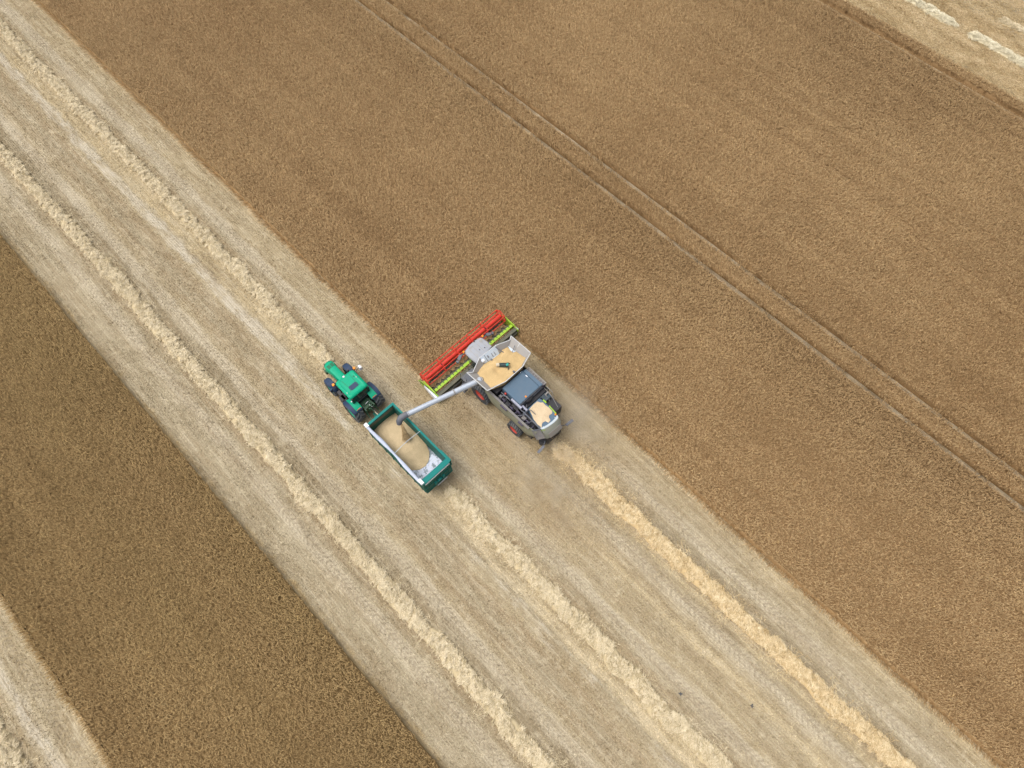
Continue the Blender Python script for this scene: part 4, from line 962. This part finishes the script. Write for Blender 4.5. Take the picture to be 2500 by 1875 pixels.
        if s > 0: b.hexa([(cx + 1.45, 8.90, 2.2), (cx + 1.68, 8.88, 2.2), (cx + 1.68, 9.22, 2.2), (cx + 1.45, 9.24, 2.2), (cx + 1.47, 8.9, 2.62), (cx + 1.66, 8.88, 2.62), (cx + 1.66, 9.2, 2.62), (cx + 1.47, 9.22, 2.62)]); b.build('mirror', M['white'], ma)
        else: b.box(cx - 1.52, cx - 1.30, 8.98, 9.10, 2.15, 2.62); b.build('mirror', M['navy'], ma)
    # steps, tanks, exhaust side
    b = MB(); b.box(cx - 1.05, cx - .45, 8.15, 9.3, .55, 1.15); 
    for k in range(3): b.box(cx - 1.25, cx - .85, 8.3, 8.8, .5 + .3 * k, .55 + .3 * k)
    b.build('steps', M['dark'], R)
    b = MB(); b.box(cx + .45, cx + 1.05, 8.1, 9.4, .55, 1.2); b.build('fuel_tank', M['navy'], R)
    b = MB(); b.tube([(cx + .62, 9.35, 1.6), (cx + .62, 9.35, 2.9)], .07, 10); b.build('exhaust', M['dark'], R)
    # rear linkage
    b = MB(); b.box(cx - .40, cx + .40, 6.2, 6.95, .8, 1.55)
    rb = random.Random(3)
    for s in (-1, 1):
        b.bar((cx + s * .42, 6.6, .85), (cx + s * .48, 5.45, .75), .09); b.bar((cx + s * .34, 6.8, 1.6), (cx + s * .42, 6.05, 1.55), .10); b.bar((cx + s * .42, 6.05, 1.55), (cx + s * .46, 5.75, .8), .05)
    for k in range(22):
        x, y = rb.uniform(-.35, .35), rb.uniform(5.95, 6.85); b.box(cx + x - .05, cx + x + .05, y - .05, y + .05, 1.2, rb.uniform(1.5, 1.75))
    b.bar((cx, 6.6, 1.5), (cx + .05, 5.7, 1.2), .07); b.build('linkage', M['greenmech'], R)
    b = MB(); b.tube([(cx - .12, 6.5, 1.72), (cx + .22, 6.55, 1.74)], .03, 8); b.tube([(cx + .1, 6.3, 1.7), (cx + .15, 6.0, 1.6)], .03, 8); b.build_each('hose', M['tankrim'], R)
tractor()

# ------------------------------------------------------------------ grain trailer
def trailer():
    X0, X1, Y0, Y1, ZT, ZB = -11.80, -8.95, -2.50, 4.42, 3.2, 1.45
    R = empty('grain_trailer', (-10.37, 1.0, 0), 'open teal grain trailer with a rolled pale cover along its left rim', 'trailer')
    t = .12
    b = MB()   # outer shell walls (slightly inset below the rim)
    b.box(X0 + .05, X0 + .05 + t, Y0 + .12, Y1 - .06, 1.2, ZT - .02); b.box(X1 - .05 - t, X1 - .05, Y0 + .12, Y1 - .06, 1.2, ZT - .02)
    b.box(X0 + .05 + t, X1 - .05 - t, Y1 - .06 - t, Y1 - .06, 1.2, ZT - .02); b.box(X0 + .05 + t, X1 - .05 - t, Y0 + .34, Y0 + .34 + t, 1.2, ZT - .02)
    for y in np.linspace(Y0 + .5, Y1 - .4, 8):
        b.box(X0 - .0, X0 + .05, y - .05, y + .05, 1.25, ZT - .1); b.box(X1 - .05, X1, y - .05, y + .05, 1.25, ZT - .1)
    b.build('box_wall', M['tealdark'], R); bw = R.children[-1]
    b = MB()   # inner skins
    b.box(X0 + .18, X0 + .20, Y0 + .47, Y1 - .19, 1.46, ZT - .05); b.box(X1 - .20, X1 - .18, Y0 + .47, Y1 - .19, 1.46, ZT - .05); b.box(X0 + .21, X1 - .21, Y1 - .21, Y1 - .185, 1.46, ZT - .05)
    b.build('inner_lining', M['tealin'], bw)
    b = MB(); b.box(X0 + .24, X1 - .24, Y1 - .24, Y1 - .215, 2.70, 3.08); b.build('front_window', M['headframe'], bw)
    b = MB(); b.box(X0 + .2, X1 - .2, Y0 + .47, Y1 - .2, 1.30, 1.45)
    b.hexa([(X0 + .21, Y0 + .47, 1.46), (X1 - .21, Y0 + .47, 1.46), (X1 - .21, Y0 + 1.1, 1.46), (X0 + .21, Y0 + 1.1, 1.46), (X0 + .21, Y0 + .47, 2.4), (X1 - .21, Y0 + .47, 2.4), (X1 - .21, Y0 + .5, 2.4), (X0 + .21, Y0 + .5, 2.4)])
    b.build('floor', M['bed'], R)
    b = MB()   # rim
    b.box(X0, X0 + .15, Y0 + .1, Y1, ZT - .10, ZT + .03); b.box(X1 - .14, X1, Y0 + .1, Y1, ZT - .10, ZT + .03); b.box(X0 + .15, X1 - .14, Y1 - .20, Y1, ZT - .10, ZT + .028)
    b.hexa([(X0 + .15, Y0 + .06, ZT - .10), (X1 - .14, Y0 + .06, ZT - .10), (X1 - .14, Y0 + .48, ZT - .10), (X0 + .15, Y0 + .48, ZT - .10), (X0 + .15, Y0 + .06, ZT - .02), (X1 - .14, Y0 + .06, ZT - .02), (X1 - .14, Y0 + .48, ZT + .026), (X0 + .15, Y0 + .48, ZT + .026)])
    b.hexa([(X1, Y0 + .1, ZT - 1.2), (X1 + .08, Y0 + .15, ZT - 1.2), (X1 + .08, Y0 + 1.25, ZT - .3), (X1, Y0 + 1.25, ZT - .3), (X1, Y0 + .1, ZT - .02), (X1 + .08, Y0 + .15, ZT - .02), (X1 + .08, Y0 + 1.25, ZT - .02), (X1, Y0 + 1.25, ZT - .02)])
    b.build('rim', M['teal'], R)
    # tailgate
    b = MB(); b.hexa([(X0 + .08, Y0 - .02, 1.25), (X1 - .08, Y0 - .02, 1.25), (X1 - .08, Y0 + .12, 1.25), (X0 + .08, Y0 + .12, 1.25), (X0 + .08, Y0 + .10, ZT - .12), (X1 - .08, Y0 + .10, ZT - .12), (X1 - .08, Y0 + .24, ZT - .12), (X0 + .08, Y0 + .24, ZT - .12)]); b.build('tailgate', M['tealdark'], R); tg = R.children[-1]
    b = MB()
    for x in (X0 + .35, X0 + 1.1, X1 - 1.1, X1 - .35): b.bar((x, Y0 - .05, 1.3), (x, Y0 + .07, ZT - .2), .09, .06)
    for z in (1.35, 2.2, 3.0): b.bar((X0 + .12, Y0 - .05 + .06 * (z - 1.3), z), (X1 - .12, Y0 - .05 + .06 * (z - 1.3), z), .06, .09)
    b.build('tailgate_rib', M['tealdark'], tg)
    b = MB(); b.tube([(X0 + 1.45, Y0 - .12, 1.85), (X0 + 1.45, Y0 + .02, 1.88)], .26, 16); b.box(X0 + .95, X0 + 1.15, Y0 - .12, Y0 + .0, 1.6, 2.1); b.box(X0 + 1.75, X0 + 1.95, Y0 - .12, Y0 + .0, 1.6, 2.1); b.build_each('hatch', M['teal'], tg)
    b = MB(); b.bar((X0 + 1.1, Y0 - .16, 1.4), (X1 - .75, Y0 - .16, 1.4), .05); b.bar((X0 + .2, Y0 + .03, ZT - .16), (X1 - .2, Y0 + .03, ZT - .16), .05); b.build_each('handle_bar', M['tankrim'], tg)
    b = MB()
    for x in (X0 + .3, X1 - .3): b.box(x - .10, x + .10, Y0 + .02, Y0 + .08, 1.0, 1.12)
    b.build_each('tail_lamp', M['rimred'], R)
    # crossbar and roll cover
    b = MB(); b.tube([(X0 + .1, 1.02, ZT + .05), (X0 + .8, 1.04, ZT + .17), (X0 + 1.5, 1.05, ZT + .20), (X1 - .7, 1.04, ZT + .14), (X1 - .08, 1.02, ZT + .05)], .026, 8); b.build('cover_bow', M['trim'], R)
    rings = []; rb = random.Random(5)
    ys = np.linspace(-2.25, 4.40, 40)
    for y in ys:
        a = float(np.interp(y, [-2.3, -1.9, -.2, .9, 1.2, 2.6, 3.9, 4.4], [.11, .13, .15, .085, .10, .165, .12, .12])); hgt = float(np.interp(y, [-2.3, .95, 1.05, 4.4], [.09, .08, .09, .11]))
        cx = X0 + .07 + .03 * math.sin(y * 1.1); cz = ZT + .10
        rings.append([(cx + (a + rb.uniform(-.008, .008)) * math.cos(t), y, cz + hgt * math.sin(t)) for t in [2 * math.pi * k / 12 for k in range(12)]])
    b = MB(); b.loft(rings); b.build('rolled_cover', M['tarp'], R, smooth=True); rc = R.children[-1]
    b = MB(); b.box(X0 - .06, X0 + .21, 4.10, 4.46, ZT + .0, ZT + .24); b.box(X0 - .04, X0 + .22, -2.36, -1.9, ZT + .0, ZT + .23); b.build_each('cover_end', M['tarpwhite'], rc)
    # running gear
    for y in (-.75, .75):
        for s, x in ((-1, -11.35), (1, -9.40)): wheel(R, x, y, .66, .55, .33, s, M['rubber'], M['white'], 18)
    b = MB(); b.box(-10.85, -9.89, -2.3, 4.3, .95, 1.28); b.bar((-11.1, -.75, .66), (-9.6, -.75, .66), .16); b.bar((-11.1, .75, .66), (-9.6, .75, .66), .16); b.box(-10.9, -9.85, -1.1, 1.1, .7, .95)
    b.hexa([(-10.75, 4.2, .8), (-9.95, 4.2, .8), (-10.22, 5.9, .62), (-10.34, 5.9, .62), (-10.75, 4.2, 1.0), (-9.95, 4.2, 1.0), (-10.22, 5.9, .78), (-10.34, 5.9, .78)]); b.build('chassis', M['tealdark'], R)
    b = MB(); b.bar((-10.22, 6.3, 1.15), (-10.1, 4.5, 1.0), .07); b.build('drive_shaft', M['straps'], R)
    b = MB(); b.tube([(-10.05, 6.4, 1.4), (-10.1, 5.3, 1.2), (-10.15, 4.5, 1.25)], .025, 6); b.build('hose', M['dark'], R)
trailer()
def ztr(x, y, f):
    xc = -10.375
    base = float(np.interp(y, [-.9, -.1, .8, 1.7, 2.6, 4.2], [1.46, 1.75, 2.12, 2.30, 2.26, 2.02])); base -= .25 * ((x - xc) / 1.2) ** 2 + .0
    base += .12 * math.exp(-(((x + 10.1) / .35) ** 2 + ((y - 1.45) / .35) ** 2)) + .05 * (float(fbm(x * 2, y * 2, 8)) - .5)
    return max(base if f < .97 else min(base, 2.3), 1.46)
heap('grain_heap', [(-11.58, 4.19), (-11.58, .35), (-11.35, -.35), (-10.9, -.72), (-10.35, -.82), (-9.8, -.62), (-9.35, -.15), (-9.17, .40), (-9.17, 4.19)], ztr, M['grain2'], 1.455, 'brown wheat grain half filling the open teal trailer', 'grain heap', 16)

def grain_stream():
    rng = np.random.default_rng(9); n = 7000
    t = rng.uniform(0, 1, n) ** 0.8; r = .11 + .20 * t * t + .06 * t; a = rng.uniform(0, 2 * math.pi, n); q = np.sqrt(rng.uniform(0, 1, n)) * r
    P = np.stack([-9.78 - .30 * t + q * np.cos(a), 2.22 - .62 * t + q * np.sin(a), 3.62 - 1.05 * t - .1 * t * t + rng.normal(0, .02, n)], -1)
    d = rng.normal(0, 1, (n, 3)); d /= np.linalg.norm(d, axis=1)[:, None]; D = np.cross(d, rng.normal(0, 1, (n, 3))); D /= np.linalg.norm(D, axis=1)[:, None]
    V, Q = strips(P - d * .02, P, P + d * .02, D, .016, .034, .016)
    ts = np.linspace(0, 1, 14); k = 12; core = []
    for s in ts:
        for j in range(k):
            an = 2 * math.pi * j / k; rr = (.10 + .03 * s) * (1 + .25 * math.sin(j * 2.3 + s * 9)); core.append((-9.78 - .30 * s + rr * math.cos(an), 2.22 - .62 * s + rr * math.sin(an), 3.62 - 1.05 * s - .1 * s * s))
    core = np.array(core); q2 = np.array([[i * k + j, i * k + (j + 1) % k, (i + 1) * k + (j + 1) % k, (i + 1) * k + j] for i in range(13) for j in range(k)])
    o = np_mesh('grain_stream', np.concatenate([V, core]), np.concatenate([Q, q2 + len(V)]), M['grain4'], smooth=False)
    tag(o, 'stream of brown grain pouring from the dark spout into the trailer', 'grain stream', kind='stuff')
grain_stream()

# ------------------------------------------------------------------ birds on the stubble
def bird(x, y, rot, label):
    b = MB(); c, s = math.cos(rot), math.sin(rot)
    def T(p): return (x + .5 * (p[0] * c - p[1] * s), y + .5 * (p[0] * s + p[1] * c), .5 * p[2])
    rings = []
    for yy, w, zc, h in ((-.30, .035, .16, .01), (-.18, .05, .17, .02), (-.10, .075, .18, .06), (0, .09, .19, .085), (.09, .075, .21, .08), (.15, .045, .25, .05), (.20, .045, .28, .045), (.25, .02, .28, .02), (.30, .006, .275, .006)):
        rings.append([T((w * math.cos(t), yy, zc + h * math.sin(t))) for t in [2 * math.pi * k / 10 for k in range(10)]])
    b.loft(rings)
    for q in (-1, 1):
        b.hexa([T(p) for p in ((q * .05, .07, .21), (q * .22, .06, .25), (q * .30, -.16, .22), (q * .06, -.12, .19), (q * .05, .07, .235), (q * .22, .05, .27), (q * .30, -.16, .235), (q * .06, -.12, .22))])
        b.bar(T((q * .03, 0, .12)), T((q * .03, .01, 0.0)), .014)
    o = b.build('bird', M['bird'], None, (x, y, 0), smooth=True); tag(o, label, 'bird', 'dark birds on the stubble')
M['bird'] = paint('dark_feathers', (0.07, 0.07, 0.075), 0.5, dust=0.3)
bird(-5.5, -29.7, .5, 'small dark bird on bare stubble, nearest the lower right windrow')
bird(-8.5, -25.7, 2.2, 'small dark bird close beside the middle straw windrow')

def loose_chaff():
    rng = np.random.default_rng(91); n = 900
    t = rng.uniform(0, 1, n) ** 0.7; y = -6.1 - 3.6 * t + rng.normal(0, .25, n); x = -1.35 + rng.normal(0, .22 + .75 * t, n)
    z = np.maximum(1.15 * (1 - t) + rng.normal(0, .22, n) * (1 - .6 * t), .02)
    d = rng.normal(0, 1, (n, 3)); d /= np.linalg.norm(d, axis=1)[:, None]; D = np.cross(d, rng.normal(0, 1, (n, 3))); D /= np.linalg.norm(D, axis=1)[:, None]
    L = rng.uniform(.03, .14, n)[:, None]; P = np.stack([x, y, z], -1); P0 = P - d * L; P2 = P + d * L
    for q in (P0, P2): q[:, 2] = np.maximum(q[:, 2], .01)
    V, Q = strips(P0, P, P2, D, .012, rng.uniform(.012, .03, n), .012)
    tag(np_mesh('loose_chaff', V, Q, M['freshstraw'], np.repeat(rng.uniform(.5, 1, n), 6)), 'loose straw and chaff flying from the combine outlet onto the start of its windrow', 'chaff', kind='stuff')
loose_chaff()

# ------------------------------------------------------------------ dust behind the combine
def dust(name, lo, hi, dens, scale, col, label, thr=(0.42, 0.75)):
    b = MB(); b.box(lo[0], hi[0], lo[1], hi[1], lo[2], hi[2])
    m = NT(name + '_air'); tc = m.n('ShaderNodeTexCoord')
    vm = m.n('ShaderNodeVectorMath', operation='MULTIPLY_ADD'); m.L(tc.outputs['Generated'], vm.inputs[0]); vm.inputs[1].default_value = (2, 2, 2); vm.inputs[2].default_value = (-1, -1, -1)
    ln = m.n('ShaderNodeVectorMath', operation='LENGTH'); m.L(vm.outputs[0], ln.inputs[0])
    fall = m.mr(ln.outputs['Value'], 0.25, 1.0, 1, 0)
    nz = m.noise(tc.outputs['Object'], scale, 4, 0.6)
    d = m.math('MULTIPLY', m.math('MULTIPLY', m.mr(nz, thr[0], thr[1], 0.04, 1), fall), dens)
    v = m.n('ShaderNodeVolumePrincipled'); v.inputs['Color'].default_value = (*col, 1); m.L(d, v.inputs['Density']); v.inputs['Anisotropy'].default_value = 0.2
    m.L(v.outputs[0], m.out.inputs['Volume'])
    o = b.build(name, m.m); tag(o, label, 'dust', kind='stuff'); return o
dust('dust_cloud', (-1.2, -10.5, 0.02), (5.2, -1.8, 2.2), 0.42, 0.45, (0.985, 0.94, 0.83), 'pale dust puff drifting right of the combine rear, along the crop edge', (0.40, 0.68))
dust('dust_cloud', (-8.0, -14.0, 0.02), (-0.6, -3.6, 2.0), 0.50, 0.45, (0.985, 0.94, 0.85), 'thin dust haze over the stubble between the combine rear and the trailer')
dust('chaff_plume', (-2.45, -9.0, 0.05), (-.75, -5.6, 1.5), 1.2, 1.6, (0.95, 0.91, 0.83), 'pale plume of chaff blowing from the combine outlet onto the new windrow')
